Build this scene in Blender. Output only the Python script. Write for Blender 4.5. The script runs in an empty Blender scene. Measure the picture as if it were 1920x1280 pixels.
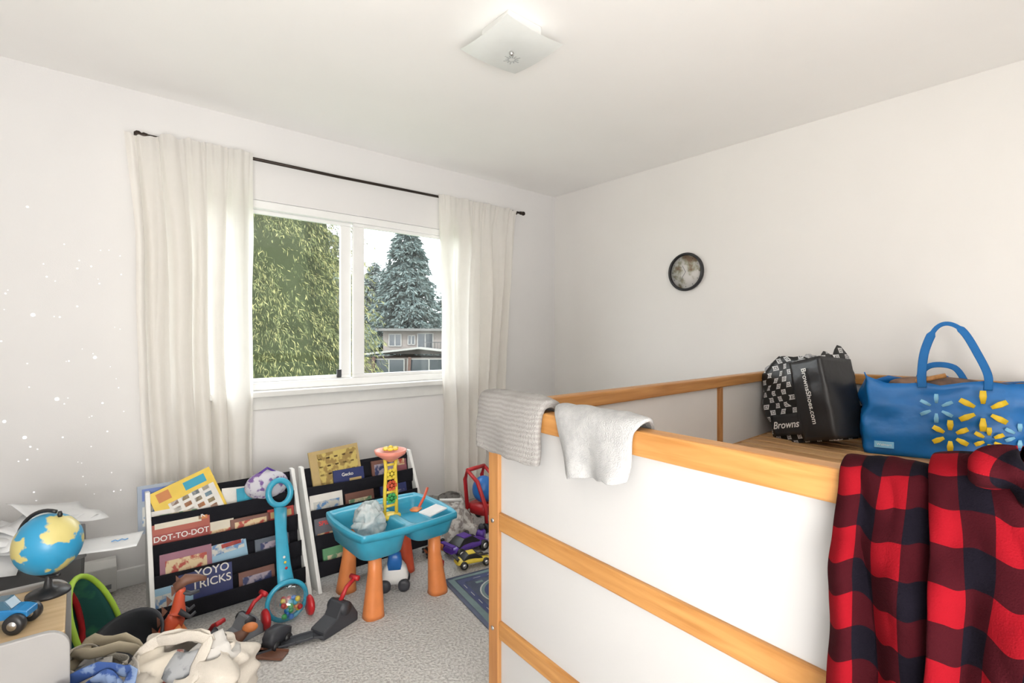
import bpy, math, random
from mathutils import Vector, Matrix, noise, Euler
random.seed(7)
SC=bpy.context.scene
COL=SC.collection
pi=math.pi
# ------------------------------------------------------------------ materials
_m={}
def mat(name,col,rough=.6,metal=0,var=.06,scale=15,bump=0,bscale=200,trans=0,emit=0,col2=None,coat=0,spec=.5,thr=None):
    if name in _m: return _m[name]
    m=bpy.data.materials.new(name); m.use_nodes=True; nt=m.node_tree; N=nt.nodes; L=nt.links
    p=N['Principled BSDF']; out=N['Material Output']
    p.inputs['Roughness'].default_value=rough; p.inputs['Metallic'].default_value=metal
    p.inputs['Specular IOR Level'].default_value=spec
    p.inputs['Coat Weight'].default_value=coat
    tc=N.new('ShaderNodeTexCoord')
    no=N.new('ShaderNodeTexNoise'); no.inputs['Scale'].default_value=scale; no.inputs['Detail'].default_value=4
    L.new(tc.outputs['Object'],no.inputs['Vector'])
    cr=N.new('ShaderNodeValToRGB')
    c1=col; c2=col2 if col2 else tuple(min(1,c*(1+var)) for c in col)
    c0=col if col2 else tuple(c*(1-var) for c in col)
    a,b=(thr if thr else (.35,.65))
    cr.color_ramp.elements[0].position=a; cr.color_ramp.elements[1].position=b
    cr.color_ramp.elements[0].color=(*c0,1); cr.color_ramp.elements[1].color=(*c2,1)
    L.new(no.outputs['Fac'],cr.inputs['Fac']); L.new(cr.outputs['Color'],p.inputs['Base Color'])
    if bump:
        n2=N.new('ShaderNodeTexNoise'); n2.inputs['Scale'].default_value=bscale; n2.inputs['Detail'].default_value=3
        L.new(tc.outputs['Object'],n2.inputs['Vector'])
        bp=N.new('ShaderNodeBump'); bp.inputs['Strength'].default_value=bump; bp.inputs['Distance'].default_value=.01
        L.new(n2.outputs['Fac'],bp.inputs['Height']); L.new(bp.outputs['Normal'],p.inputs['Normal'])
    if emit:
        p.inputs['Emission Strength'].default_value=emit; L.new(cr.outputs['Color'],p.inputs['Emission Color'])
    if trans:
        t=N.new('ShaderNodeBsdfTranslucent'); L.new(cr.outputs['Color'],t.inputs['Color'])
        mx=N.new('ShaderNodeMixShader'); mx.inputs['Fac'].default_value=trans
        L.new(p.outputs['BSDF'],mx.inputs[1]); L.new(t.outputs['BSDF'],mx.inputs[2]); L.new(mx.outputs['Shader'],out.inputs['Surface'])
    _m[name]=m; return m
def wood(name,c1,c2,axis=1,scale=1.0):
    if name in _m: return _m[name]
    m=bpy.data.materials.new(name); m.use_nodes=True; nt=m.node_tree; N=nt.nodes; L=nt.links
    p=N['Principled BSDF']; p.inputs['Roughness'].default_value=.42
    tc=N.new('ShaderNodeTexCoord'); mp=N.new('ShaderNodeMapping')
    s=[38*scale]*3; s[axis]=1.6*scale; mp.inputs['Scale'].default_value=s
    L.new(tc.outputs['Object'],mp.inputs['Vector'])
    no=N.new('ShaderNodeTexNoise'); no.inputs['Scale'].default_value=1.3; no.inputs['Detail'].default_value=5; no.inputs['Distortion'].default_value=.6
    L.new(mp.outputs['Vector'],no.inputs['Vector'])
    cr=N.new('ShaderNodeValToRGB'); cr.color_ramp.elements[0].position=.3; cr.color_ramp.elements[1].position=.68
    cr.color_ramp.elements[0].color=(*c1,1); cr.color_ramp.elements[1].color=(*c2,1)
    L.new(no.outputs['Fac'],cr.inputs['Fac']); L.new(cr.outputs['Color'],p.inputs['Base Color'])
    _m[name]=m; return m
def glassmat(name,tint=(.95,1,1),gl=.06):
    if name in _m: return _m[name]
    m=bpy.data.materials.new(name); m.use_nodes=True; nt=m.node_tree; N=nt.nodes; L=nt.links
    for n in list(N):
        if n.type=='BSDF_PRINCIPLED': N.remove(n)
    t=N.new('ShaderNodeBsdfTransparent'); t.inputs['Color'].default_value=(*tint,1)
    g=N.new('ShaderNodeBsdfGlossy'); g.inputs['Roughness'].default_value=.05
    mx=N.new('ShaderNodeMixShader'); mx.inputs['Fac'].default_value=gl
    L.new(t.outputs[0],mx.inputs[1]); L.new(g.outputs[0],mx.inputs[2]); L.new(mx.outputs[0],N['Material Output'].inputs['Surface'])
    _m[name]=m; return m
def checkmat(name,size,cols):
    """woven buffalo plaid driven by UV metres"""
    if name in _m: return _m[name]
    m=bpy.data.materials.new(name); m.use_nodes=True; nt=m.node_tree; N=nt.nodes; L=nt.links
    p=N['Principled BSDF']; p.inputs['Roughness'].default_value=.95; p.inputs['Specular IOR Level'].default_value=.08
    tc=N.new('ShaderNodeTexCoord'); sp=N.new('ShaderNodeSeparateXYZ'); L.new(tc.outputs['UV'],sp.inputs[0])
    g=[]
    for ax in (0,1):
        a=N.new('ShaderNodeMath'); a.operation='MULTIPLY'; a.inputs[1].default_value=1/(2*size); L.new(sp.outputs[ax],a.inputs[0])
        f=N.new('ShaderNodeMath'); f.operation='FRACT'; L.new(a.outputs[0],f.inputs[0])
        c=N.new('ShaderNodeMath'); c.operation='GREATER_THAN'; c.inputs[1].default_value=.5; L.new(f.outputs[0],c.inputs[0]); g.append(c)
    s=N.new('ShaderNodeMath'); s.operation='ADD'; L.new(g[0].outputs[0],s.inputs[0]); L.new(g[1].outputs[0],s.inputs[1])
    h=N.new('ShaderNodeMath'); h.operation='MULTIPLY'; h.inputs[1].default_value=.5; L.new(s.outputs[0],h.inputs[0])
    cr=N.new('ShaderNodeValToRGB'); cr.color_ramp.interpolation='CONSTANT'
    e=cr.color_ramp.elements; e[0].position=0; e[0].color=(*cols[0],1); e[1].position=.8; e[1].color=(*cols[2],1)
    x=e.new(.3); x.color=(*cols[1],1)
    L.new(h.outputs[0],cr.inputs['Fac']); L.new(cr.outputs['Color'],p.inputs['Base Color'])
    no=N.new('ShaderNodeTexNoise'); no.inputs['Scale'].default_value=500; L.new(tc.outputs['Object'],no.inputs['Vector'])
    bp=N.new('ShaderNodeBump'); bp.inputs['Strength'].default_value=.4; bp.inputs['Distance'].default_value=.002
    L.new(no.outputs['Fac'],bp.inputs['Height']); L.new(bp.outputs['Normal'],p.inputs['Normal'])
    _m[name]=m; return m
# ------------------------------------------------------------------ geometry
class B:
    def __init__(s): s.v=[];s.f=[];s.m=[];s.sm=[];s.uv=None
    def add(s,vs,fs,m=0,smooth=False):
        o=len(s.v); s.v+= [tuple(v) for v in vs]
        for f in fs: s.f.append([i+o for i in f]); s.m.append(m); s.sm.append(smooth)
    def box(s,c,d,m=0,R=None):
        c=Vector(c); vs=[]
        for x in(-.5,.5):
            for y in(-.5,.5):
                for z in(-.5,.5):
                    w=Vector((x*d[0],y*d[1],z*d[2]))
                    if R is not None: w=R@w
                    vs.append(c+w)
        s.add(vs,[(0,1,3,2),(4,6,7,5),(0,4,5,1),(2,3,7,6),(0,2,6,4),(1,5,7,3)],m)
    def beam(s,p0,p1,w,h,m=0,up=(0,0,1)):
        p0=Vector(p0);p1=Vector(p1);d=(p1-p0).normalized();u=Vector(up);r=d.cross(u).normalized();u=r.cross(d).normalized()
        vs=[]
        for p in(p0,p1):
            for a,b in((-1,-1),(1,-1),(1,1),(-1,1)): vs.append(p+r*a*w/2+u*b*h/2)
        s.add(vs,[(0,1,2,3),(7,6,5,4),(0,4,5,1),(1,5,6,2),(2,6,7,3),(3,7,4,0)],m)
    def loft(s,loops,m=0,cap0=False,cap1=False,smooth=True):
        n=len(loops[0]); vs=[p for l in loops for p in l]; fs=[]
        for i in range(len(loops)-1):
            for j in range(n):
                k=(j+1)%n; fs.append((i*n+j,i*n+k,(i+1)*n+k,(i+1)*n+j))
        if cap0: fs.append(tuple(range(n))[::-1])
        if cap1: fs.append(tuple((len(loops)-1)*n+j for j in range(n)))
        s.add(vs,fs,m,smooth)
    def tube(s,pts,r,m=0,seg=10,flat=1.0,up=(0,0,1),closed=False):
        pts=[Vector(p) for p in pts]; n=len(pts); loops=[]
        for i,p in enumerate(pts):
            if closed: d=(pts[(i+1)%n]-pts[i-1])
            else: d=pts[min(i+1,n-1)]-pts[max(i-1,0)]
            d.normalize(); u=Vector(up)
            if abs(d.dot(u))>.97: u=Vector((1,0,0)) if abs(d.x)<.9 else Vector((0,1,0))
            a=d.cross(u).normalized(); b=a.cross(d).normalized()
            rr=r[i] if isinstance(r,(list,tuple)) else r
            loops.append([p+a*math.cos(t*2*pi/seg)*rr+b*math.sin(t*2*pi/seg)*rr*flat for t in range(seg)])
        if closed: loops.append(loops[0])
        s.loft(loops,m,not closed,not closed)
    def lathe(s,prof,c=(0,0,0),m=0,seg=28,R=None,caps=True):
        c=Vector(c); loops=[]
        for r,z in prof:
            l=[]
            for t in range(seg):
                w=Vector((r*math.cos(2*pi*t/seg),r*math.sin(2*pi*t/seg),z))
                if R is not None: w=R@w
                l.append(c+w)
            loops.append(l)
        s.loft(loops,m,caps,caps)
    def sph(s,c,r,m=0,seg=20,rings=12,R=None):
        if not isinstance(r,(list,tuple)): r=(r,r,r)
        c=Vector(c); loops=[]
        for i in range(rings+1):
            a=-pi/2+pi*i/rings; a=max(-pi/2+.02,min(pi/2-.02,a)); l=[]
            for t in range(seg):
                w=Vector((r[0]*math.cos(a)*math.cos(2*pi*t/seg),r[1]*math.cos(a)*math.sin(2*pi*t/seg),r[2]*math.sin(a)))
                if R is not None: w=R@w
                l.append(c+w)
            loops.append(l)
        s.loft(loops,m,True,True)
    def grid(s,fn,nu,nv,m=0,uv=None):
        vs=[];fs=[];s.uv=[]
        for i in range(nu+1):
            for j in range(nv+1):
                vs.append(fn(i/nu,j/nv))
                if uv: s.uv.append(uv(i/nu,j/nv))
        for i in range(nu):
            for j in range(nv):
                a=i*(nv+1)+j; fs.append((a,a+nv+1,a+nv+2,a+1))
        s.add(vs,fs,m,True)
        if not uv: s.uv=None
    def obj(s,name,mats,parent=None,bevel=0,solid=0,sub=0,bseg=2,label=None):
        me=bpy.data.meshes.new(name); me.from_pydata(s.v,[],s.f)
        if not isinstance(mats,(list,tuple)): mats=[mats]
        for m in mats: me.materials.append(m)
        me.polygons.foreach_set('material_index',s.m); me.polygons.foreach_set('use_smooth',s.sm)
        if s.uv:
            l=me.uv_layers.new(name='UVMap')
            for lp in me.loops: l.data[lp.index].uv=s.uv[lp.vertex_index]
        me.update()
        o=bpy.data.objects.new(name,me); COL.objects.link(o)
        if parent: o.parent=parent
        if solid:
            q=o.modifiers.new('s','SOLIDIFY'); q.thickness=solid; q.offset=0
        if bevel:
            q=o.modifiers.new('b','BEVEL'); q.width=bevel; q.segments=bseg; q.limit_method='ANGLE'; q.angle_limit=.7
        if sub:
            q=o.modifiers.new('u','SUBSURF'); q.levels=sub; q.render_levels=sub
        if label: o['label']=label
        return o
def tag(o,label,cat,group=None):
    if len(label.replace('-',' ').split())<5 and cat=='book': label+=' in a fabric pocket'
    o['label']=label; o['category']=cat
    if group: o['group']=group
    return o
def thing(name,label,cat,loc=(0,0,0),rz=0,group=None,M=None):
    o=bpy.data.objects.new(name,None); o.empty_display_size=.1; COL.objects.link(o)
    if M is not None: o.matrix_basis=M
    else: o.location=loc; o.rotation_euler=(0,0,math.radians(rz))
    return tag(o,label,cat,group)
def structure(o): o['kind']='structure'; return o
def rrect(w,d,r,z,n=5,cx=0,cy=0):
    pts=[]
    for sx,sy,a0 in((1,1,0),(-1,1,90),(-1,-1,180),(1,-1,270)):
        for k in range(n+1):
            a=math.radians(a0+90*k/n)
            pts.append(Vector((cx+sx*(w/2-r)+r*math.cos(a),cy+sy*(d/2-r)+r*math.sin(a),z)))
    return pts
def lettering(parent,txt,size,M,m,name='lettering',shear=0,sx=1,off=0):
    cu=bpy.data.curves.new('t','FONT'); cu.body=txt; cu.size=size; cu.align_x='CENTER'; cu.align_y='CENTER'; cu.shear=shear; cu.extrude=.0003; cu.offset=off
    o=bpy.data.objects.new('t',cu); COL.objects.link(o); bpy.context.view_layer.update()
    me=bpy.data.meshes.new_from_object(o); bpy.data.objects.remove(o)
    me.transform(Matrix.Diagonal((sx,1,1,1))); me.materials.clear(); me.materials.append(m)
    q=bpy.data.objects.new(name,me); COL.objects.link(q); q.parent=parent; q.matrix_basis=M; return q
def T(*a): return Matrix.Translation(Vector(a))
def RX(a): return Matrix.Rotation(math.radians(a),4,'X')
def RY(a): return Matrix.Rotation(math.radians(a),4,'Y')
def RZ(a): return Matrix.Rotation(math.radians(a),4,'Z')
def nz(x,y=0,z=0): return noise.noise(Vector((x,y,z)))
def sstep(a,b,x): t=max(0,min(1,(x-a)/(b-a))); return t*t*(3-2*t)
def smoothpath(pts,n=6):
    pts=[Vector(p) for p in pts]; out=[]
    for i in range(len(pts)-1):
        p0=pts[max(i-1,0)];p1=pts[i];p2=pts[i+1];p3=pts[min(i+2,len(pts)-1)]
        for k in range(n):
            t=k/n; out.append(.5*((2*p1)+(-p0+p2)*t+(2*p0-5*p1+4*p2-p3)*t*t+(-p0+3*p1-3*p2+p3)*t**3))
    out.append(pts[-1]); return out
# ------------------------------------------------------------------ palette
WALL=mat('wall_paint',(.755,.745,.74),.85,var=.012,scale=2,bump=.05,bscale=260)
WALLR=mat('wall_paint_warm',(.79,.77,.745),.85,var=.012,scale=2,bump=.05,bscale=260)
CEIL=mat('ceiling_paint',(.95,.935,.915),.9,var=.01,scale=2,bump=.05,bscale=300)
TRIM=mat('white_vinyl',(.85,.85,.84),.4,var=.01)
WHITE=mat('white_paint',(.74,.74,.72),.45,var=.02)
BLACK=mat('black_plastic',(.015,.015,.017),.4)
BLKF=mat('black_felt',(.012,.012,.016),.95,bump=.2,spec=.2)
DGREY=mat('dark_grey_plastic',(.04,.042,.05),.5)
GREY=mat('grey_plastic',(.20,.21,.23),.5)
RED=mat('red_plastic',(.48,.02,.025),.35)
ORANGE=mat('orange_plastic',(.70,.23,.07),.4)
ORR=mat('red_orange_plastic',(.58,.085,.035),.4)
TEAL=mat('sky_blue_plastic',(.04,.34,.50),.32)
BLUE=mat('blue_plastic',(.02,.15,.48),.35)
YEL=mat('yellow_plastic',(.74,.56,.06),.4)
LIME=mat('lime_fabric',(.35,.55,.05),.6)
PINK=mat('coral_plastic',(.75,.26,.19),.4)
PURP=mat('purple_plastic',(.08,.025,.28),.3)
CREAM=mat('cream_canvas',(.64,.59,.52),.9,bump=.35,bscale=500,spec=.1)
PAPER=mat('paper_white',(.73,.74,.75),.8,var=.02)
STEEL=mat('brushed_steel',(.6,.6,.6),.3,metal=1)
GREEN=mat('green_plastic',(.05,.35,.10),.4)
BROWN=mat('brown_plastic',(.15,.065,.04),.5)
CLEAR=glassmat('clear_plastic',(.95,.97,.98),.12)
def cm(c,n=None): return mat(n or 'ink_%02d%02d%02d'%tuple(int(x*99) for x in c),c,.5)
# ------------------------------------------------------------------ room
YW=3.117; XR=3.162; H=2.44; XL=-.85; YB=-1.0; TH=.16
WX0,WX1,WZ0,WZ1=.55,2.165,.915,2.0
carpet=mat('berber_carpet',(.46,.44,.42),1.0,col2=(.66,.64,.615),scale=95,thr=(.36,.60),bump=1.0,bscale=95,spec=.1)
b=B(); b.box(((XL+XR)/2,(YB+YW)/2,-.05),(XR-XL+.3,YW-YB+.3,.1)); structure(b.obj('floor',carpet))
b=B(); b.box(((XL+XR)/2,(YB+YW)/2,H+.05),(XR-XL+.3,YW-YB+.3,.1)); structure(b.obj('ceiling',CEIL))
b=B()
yc=YW+TH/2
b.box(((XL-.1+WX0)/2,yc,H/2),(WX0-XL+.1,TH,H)); b.box(((XR+.1+WX1)/2,yc,H/2),(XR+.1-WX1,TH,H))
b.box(((WX0+WX1)/2,yc,WZ0/2),(WX1-WX0,TH,WZ0)); b.box(((WX0+WX1)/2,yc,(H+WZ1)/2),(WX1-WX0,TH,H-WZ1))
structure(b.obj('wall_window',WALL))
b=B(); b.box((XR+.06,(YB+YW)/2,H/2),(.12,YW-YB,H)); structure(b.obj('wall_right',WALLR))
b=B(); b.box((XL-.06,(YB+YW)/2,H/2),(.12,YW-YB,H)); structure(b.obj('wall_left',WALLR))
b=B(); b.box(((XL+XR)/2,YB-.06,H/2),(XR-XL+.24,.12,H)); structure(b.obj('wall_back',WALLR))
b=B(); b.box(((XL+XR)/2,YW-.008,.045),(XR-XL,.016,.09)); structure(b.obj('baseboard_window',TRIM,bevel=.004))
b=B(); b.box((XR-.008,(YB+YW)/2,.045),(.016,YW-YB-.04,.09)); structure(b.obj('baseboard_right',TRIM,bevel=.004))
q=thing('baseboard_heater','low white electric baseboard heater under the window wall','heater',(-.22,YW-.05,0))
b=B(); b.loft([[Vector((x,y,z)) for x,y,z in ((xx,-.03,.02),(xx,.032,.02),(xx,.032,.17),(xx,-.01,.17),(xx,-.035,.14))] for xx in (-.5,.36)],0,True,True,smooth=False); b.obj('casing',WHITE,q,bevel=.003)
b=B(); b.box((-.07,-.036,.05),(.82,.006,.02)); b.obj('vent_slot',GREY,q)
# window
w=thing('window_1','white vinyl sliding window with two panes','window',(0,YW,0)); structure(w)
b=B(); fw=.045; yf=.05; fd=.08
b.box(((WX0+WX1)/2,yf,WZ1-fw/2),(WX1-WX0,fd,fw)); b.box(((WX0+WX1)/2,yf,WZ0+fw/2),(WX1-WX0,fd,fw))
b.box((WX0+fw/2,yf,(WZ0+WZ1)/2),(fw,fd,WZ1-WZ0-2*fw)); b.box((WX1-fw/2,yf,(WZ0+WZ1)/2),(fw,fd,WZ1-WZ0-2*fw))
b.obj('window_frame',TRIM,w,bevel=.004)
def sash(x0,x1,y,sw):
    b=B(); z0=WZ0+fw; z1=WZ1-fw; d=.026; hh=.022
    b.box(((x0+x1)/2,y,z1-hh/2),(x1-x0,d,hh)); b.box(((x0+x1)/2,y,z0+hh/2),(x1-x0,d,hh))
    b.box((x0+sw/2,y,(z0+z1)/2),(sw,d,z1-z0-2*hh)); b.box((x1-sw/2,y,(z0+z1)/2),(sw,d,z1-z0-2*hh))
    s=b.obj('sash',TRIM,w,bevel=.003)
    g=B(); g.box(((x0+x1)/2,y,(z0+z1)/2),(x1-x0-2*sw+.01,.004,z1-z0-2*hh+.01)); g.obj('glass_pane',glassmat('window_glass',(.96,.985,.99),.04),w)
sash(WX0+fw,1.345,.065,.07); sash(1.345,WX1-fw,.032,.075)
b=B(); b.box(((WX0+WX1)/2,-.028,WZ0-.016),(WX1-WX0+.10,.075,.032)); b.box(((WX0+WX1)/2,-.008,WZ0-.07),(WX1-WX0+.06,.018,.075)); b.obj('window_sill',WHITE,w,bevel=.005)
b=B(); b.box((1.262,.046,.99),(.03,.012,.05)); b.obj('window_latch',DGREY,w,bevel=.003)
# curtain rod
rod=thing('curtain_rod','thin dark bronze curtain rod above the window','curtain rod',(0,3.045,2.205))
BRZ=mat('dark_bronze',(.035,.025,.02),.4,metal=.6)
b=B(); b.tube([(.25,0,0),(1.2,0,-.004),(2.70,0,.012)],.009,seg=12); b.obj('pole',BRZ,rod)
for x,z in((.235,0),(2.715,.012)):
    b=B(); b.lathe([(.004,-.03),(.011,-.024),(.014,-.008),(.009,.0),(.016,.008),(.016,.02),(.008,.03)],(x,0,z),R=Matrix.Rotation(pi/2*(1 if x>1 else -1),3,'Y'),seg=14); b.obj('finial',BRZ,rod)
for x,z in((.30,0),(2.66,.012)):
    b=B(); b.beam((x,0,z-.012),(x,.07,z-.012),.012,.008); b.box((x,.068,z-.012),(.02,.006,.05)); b.obj('bracket',BRZ,rod)
CURT=mat('ivory_cotton',(.965,.945,.91),.9,var=.008,trans=.60,bump=.12,bscale=600,spec=.05)
def curtain(xt0,xt1,xb0,xb1,zb,folds,seed,label,dip=0):
    def fn(u,v):
        z=2.222-(2.222-zb)*v
        k=min(1,v*1.1)**.7
        x=(xt0+(xt1-xt0)*u)*(1-k)+(xb0+(xb1-xb0)*u)*k
        uw=u+.10*nz(u*3.3+seed,1.5)+.05*nz(u*7+seed,v*1.2)
        ph=2*pi*folds*uw
        amp=(.013+.024*sstep(0,.35,v))*(.5+1.1*abs(nz(u*4.3,seed+v*.8))*1.6+.1)
        s_=math.sin(ph); s_=math.copysign(abs(s_)**.8,s_)
        base=3.016-.008*sstep(0,.2,v)
        hd=sstep(.02,.07,v)
        y=base+amp*s_*(.45+.55*hd)+.006*math.sin(ph*2.1+seed)*v+.014*nz(u*6,v*2.5,seed)*hd
        y+=.007*math.sin(ph*3+seed)*(1-sstep(.0,.16,v))
        cap=3.030 if v<.04 else 3.080
        y=min(y,cap)
        z+=.012*nz(u*14,seed,2)*(1-sstep(0,.05,v))-dip*(1-sstep(.16,.30,u))*(1-sstep(0,.1,v))
        return (x+.016*nz(v*4,u*3,seed)+.006*math.cos(ph),y,z)
    b=B(); b.grid(fn,240,64)
    o=b.obj('curtain',CURT); return tag(o,label,'curtain')
curtain(.165,.735,.255,.735,.10,5.5,1.3,'long ivory tab-top curtain gathered beside the window',dip=.030)
curtain(1.90,2.63,1.96,2.44,.07,6,4.1,'long ivory tab-top curtain beside the room corner')
# ceiling light
L=thing('ceiling_light','square frosted glass flush ceiling light with etched flower','ceiling light',(1.30,1.52,H))
b=B(); b.box((0,0,-.025),(.17,.17,.05)); b.obj('canopy',WHITE,L,bevel=.006)
FROST=mat('frosted_glass',(.86,.885,.87),.2,trans=.30,var=.015)
def dish(u,v):
    x=(u-.5)*.29; y=(v-.5)*.29; r2=(x*x+y*y)/.042
    return (x,y,-.092+.018*r2**1.1)
b=B(); b.grid(dish,24,24); b.obj('glass_shade',FROST,L)
b=B(); b.lathe([(.003,-.110),(.008,-.106),(.010,-.100),(.006,-.092),(.004,-.04)],seg=16); b.obj('finial',STEEL,L)
ETC=mat('etched_ink',(.42,.44,.44),.5)
b=B()
for k in range(12):
    a=k*pi/6; r0,r1=.012,.028 if k%2 else .036
    c=Vector((.04,.045,-.0925)); d=Vector((math.cos(a),math.sin(a),0))
    b.beam(c+d*r0,c+d*r1+Vector((0,0,.001)),.004,.001)
b.obj('etched_flower',ETC,L)
# wall clock
ck=thing('wall_clock','round clock with black rim and blurred forest photo face','clock',M=T(XR,1.851,1.665)@RY(-90))
b=B(); b.lathe([(.118,.0),(.128,.004),(.131,.02),(.126,.030),(.117,.032),(.113,.024),(.113,.012)],seg=56,caps=False); b.obj('rim',BLACK,ck)
face=mat('clock_face_print',(.64,.62,.59),.6,col2=(.22,.15,.10),scale=16,thr=(.42,.66))
nf=face.node_tree; crf=[n for n in nf.nodes if n.type=='VALTORGB'][0]; e=crf.color_ramp.elements.new(.50); e.color=(.58,.56,.53,1); e=crf.color_ramp.elements.new(.57); e.color=(.36,.35,.27,1)
b=B(); b.lathe([(.114,.003),(.114,.014)],seg=56); b.obj('dial',face,ck)
for k in range(12):
    b=B(); a=k*pi/6; d=Vector((math.cos(a),math.sin(a),0)); b.beam(d*.096+Vector((0,0,.0155)),d*.104+Vector((0,0,.0155)),.003,.001); b.obj('hour_mark',DGREY,ck)
b=B(); b.beam((0,0,.018),(.045,.025,.018),.003,.0015); b.obj('hour_hand',GREY,ck)
b=B(); b.beam((0,0,.020),(-.06,.04,.020),.0025,.0015); b.obj('minute_hand',GREY,ck)
# star decals
STAR=mat('glow_sticker',(.97,.97,1.0),.5,emit=1.0)
pts=[(-.152,1.32,.009),(.062,1.124,.008),(-.072,.937,.009),(-.243,.853,.007),(-.179,.775,.008),(-.17,1.80,.005),(.09,.905,.005)]
rs=random.Random(3)
for k in range(55): pts.append((rs.uniform(-.28,.18),rs.uniform(.45,1.65),rs.choice([.002,.0025,.003,.0038])))
base=None
for x,z,r in pts:
    if base is None:
        b=B(); l=[]
        for k in range(16):
            rr=.01 if k%2==0 else .0045
            l.append(Vector((rr*math.cos(k*pi/8),0,rr*math.sin(k*pi/8))))
        b.add(l+[p+Vector((0,-.001,0)) for p in l],[tuple(range(16)),tuple(range(31,15,-1))]); base=b.obj('star_decal',STAR); o=base
    else:
        o=base.copy(); COL.objects.link(o)
    o.location=(x,YW-.0005,z); o.scale=(r/.01,1,r/.01); tag(o,'tiny white glowing star sticker on the wall','sticker','star stickers on the window wall')
# ------------------------------------------------------------------ loft bed
A=Vector((.9257,1.1394,0)); e1=Vector((2.182,.094,0)).normalized(); e2=Vector((-.080,-.997,0)).normalized()
LB,WB,ZT=2.18,1.10,1.03
def P(s,t,z): return A+e1*s+e2*t+Vector((0,0,z))
PINE_Y=wood('pine_lengthwise',(.36,.155,.038),(.52,.26,.082),1)
PINE_X=wood('pine_crosswise',(.36,.155,.040),(.52,.26,.085),0)
PINE_Z=wood('pine_upright',(.34,.14,.042),(.48,.235,.08),2)
PINE_L=wood('pale_slat_pine',(.44,.23,.09),(.62,.39,.19),1)
bed=thing('loft_bed','pine loft bed frame with white panels and slatted base','bed',A)
def lp(s,t,z): return P(s,t,z)-A
for s,t in((0,0),(LB,0),(0,WB),(LB,WB)):
    b=B(); b.beam(lp(s,t,0),lp(s,t,.985),.042,.042,up=e1); b.obj('bed_post',PINE_Z,bed,bevel=.003)
def rail(p0,p1,w,h,m): 
    b=B(); b.beam(p0,p1,w,h); b.obj('rail',m,bed,bevel=.005)
for s in(0,LB):
    rail(lp(s,-.02,ZT-.026),lp(s,WB+.02,ZT-.026),.046,.052,PINE_Y)
    rail(lp(s,.02,.695),lp(s,WB-.02,.695),.032,.052,PINE_Y)
    rail(lp(s,.02,.387),lp(s,WB-.02,.387),.032,.050,PINE_Y)
    rail(lp(s,.02,.12),lp(s,WB-.02,.12),.032,.05,PINE_Y)
rail(lp(.023,0,ZT-.024),lp(LB-.023,0,ZT-.024),.046,.048,PINE_X)
rail(lp(.023,WB,ZT-.024),lp(1.35,WB,ZT-.024),.046,.048,PINE_X)
for t in(0,WB):
    for z in(.665,.387,.12): rail(lp(.02,t,z),lp(LB-.02,t,z),.032,.05,PINE_X)
b=B(); b.beam(lp(1.40,.0,.69),lp(1.40,.0,.982),.04,.03,up=e1); b.obj('divider_post',PINE_Z,bed,bevel=.003)
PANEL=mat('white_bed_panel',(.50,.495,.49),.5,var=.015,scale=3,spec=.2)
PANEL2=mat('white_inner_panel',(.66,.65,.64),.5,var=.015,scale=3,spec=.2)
def panel(p0,p1,z0,z1,m=None):
    b=B(); b.beam(p0+Vector((0,0,(z0+z1)/2)),p1+Vector((0,0,(z0+z1)/2)),.012,z1-z0); b.obj('panel',m or PANEL,bed)
for s in(0,LB):
    for z0,z1 in((.72,.983),(.411,.67),(.144,.363)): panel(lp(s,.02,0),lp(s,WB-.02,0),z0,z1)
for s0,s1 in((.02,1.38),(1.42,LB-.02)):
    panel(lp(s0,0,0),lp(s1,0,0),.689,.983,PANEL2)
panel(lp(.02,0,0),lp(LB-.02,0,0),.411,.641); panel(lp(.02,WB,0),lp(1.33,WB,0),.689,.983)
b=B()
for k in range(19):
    s=.10+k*.11; b.beam(lp(s,.035,.69),lp(s,WB-.035,.69),.085,.02)
b.obj('slatted_base',PINE_L,bed,bevel=.003)
for t in(.04,WB-.04):
    b=B(); b.beam(lp(.03,t,.669),lp(LB-.03,t,.669),.03,.022); b.obj('slat_support',PINE_X,bed)
for z in(.695,.387): 
    b=B(); R=Matrix.Rotation(pi/2,3,'Y'); b.lathe([(.006,-.024),(.006,-.0215)],lp(0,0,z),R=R,seg=12); b.obj('bolt_head',STEEL,bed)
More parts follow.
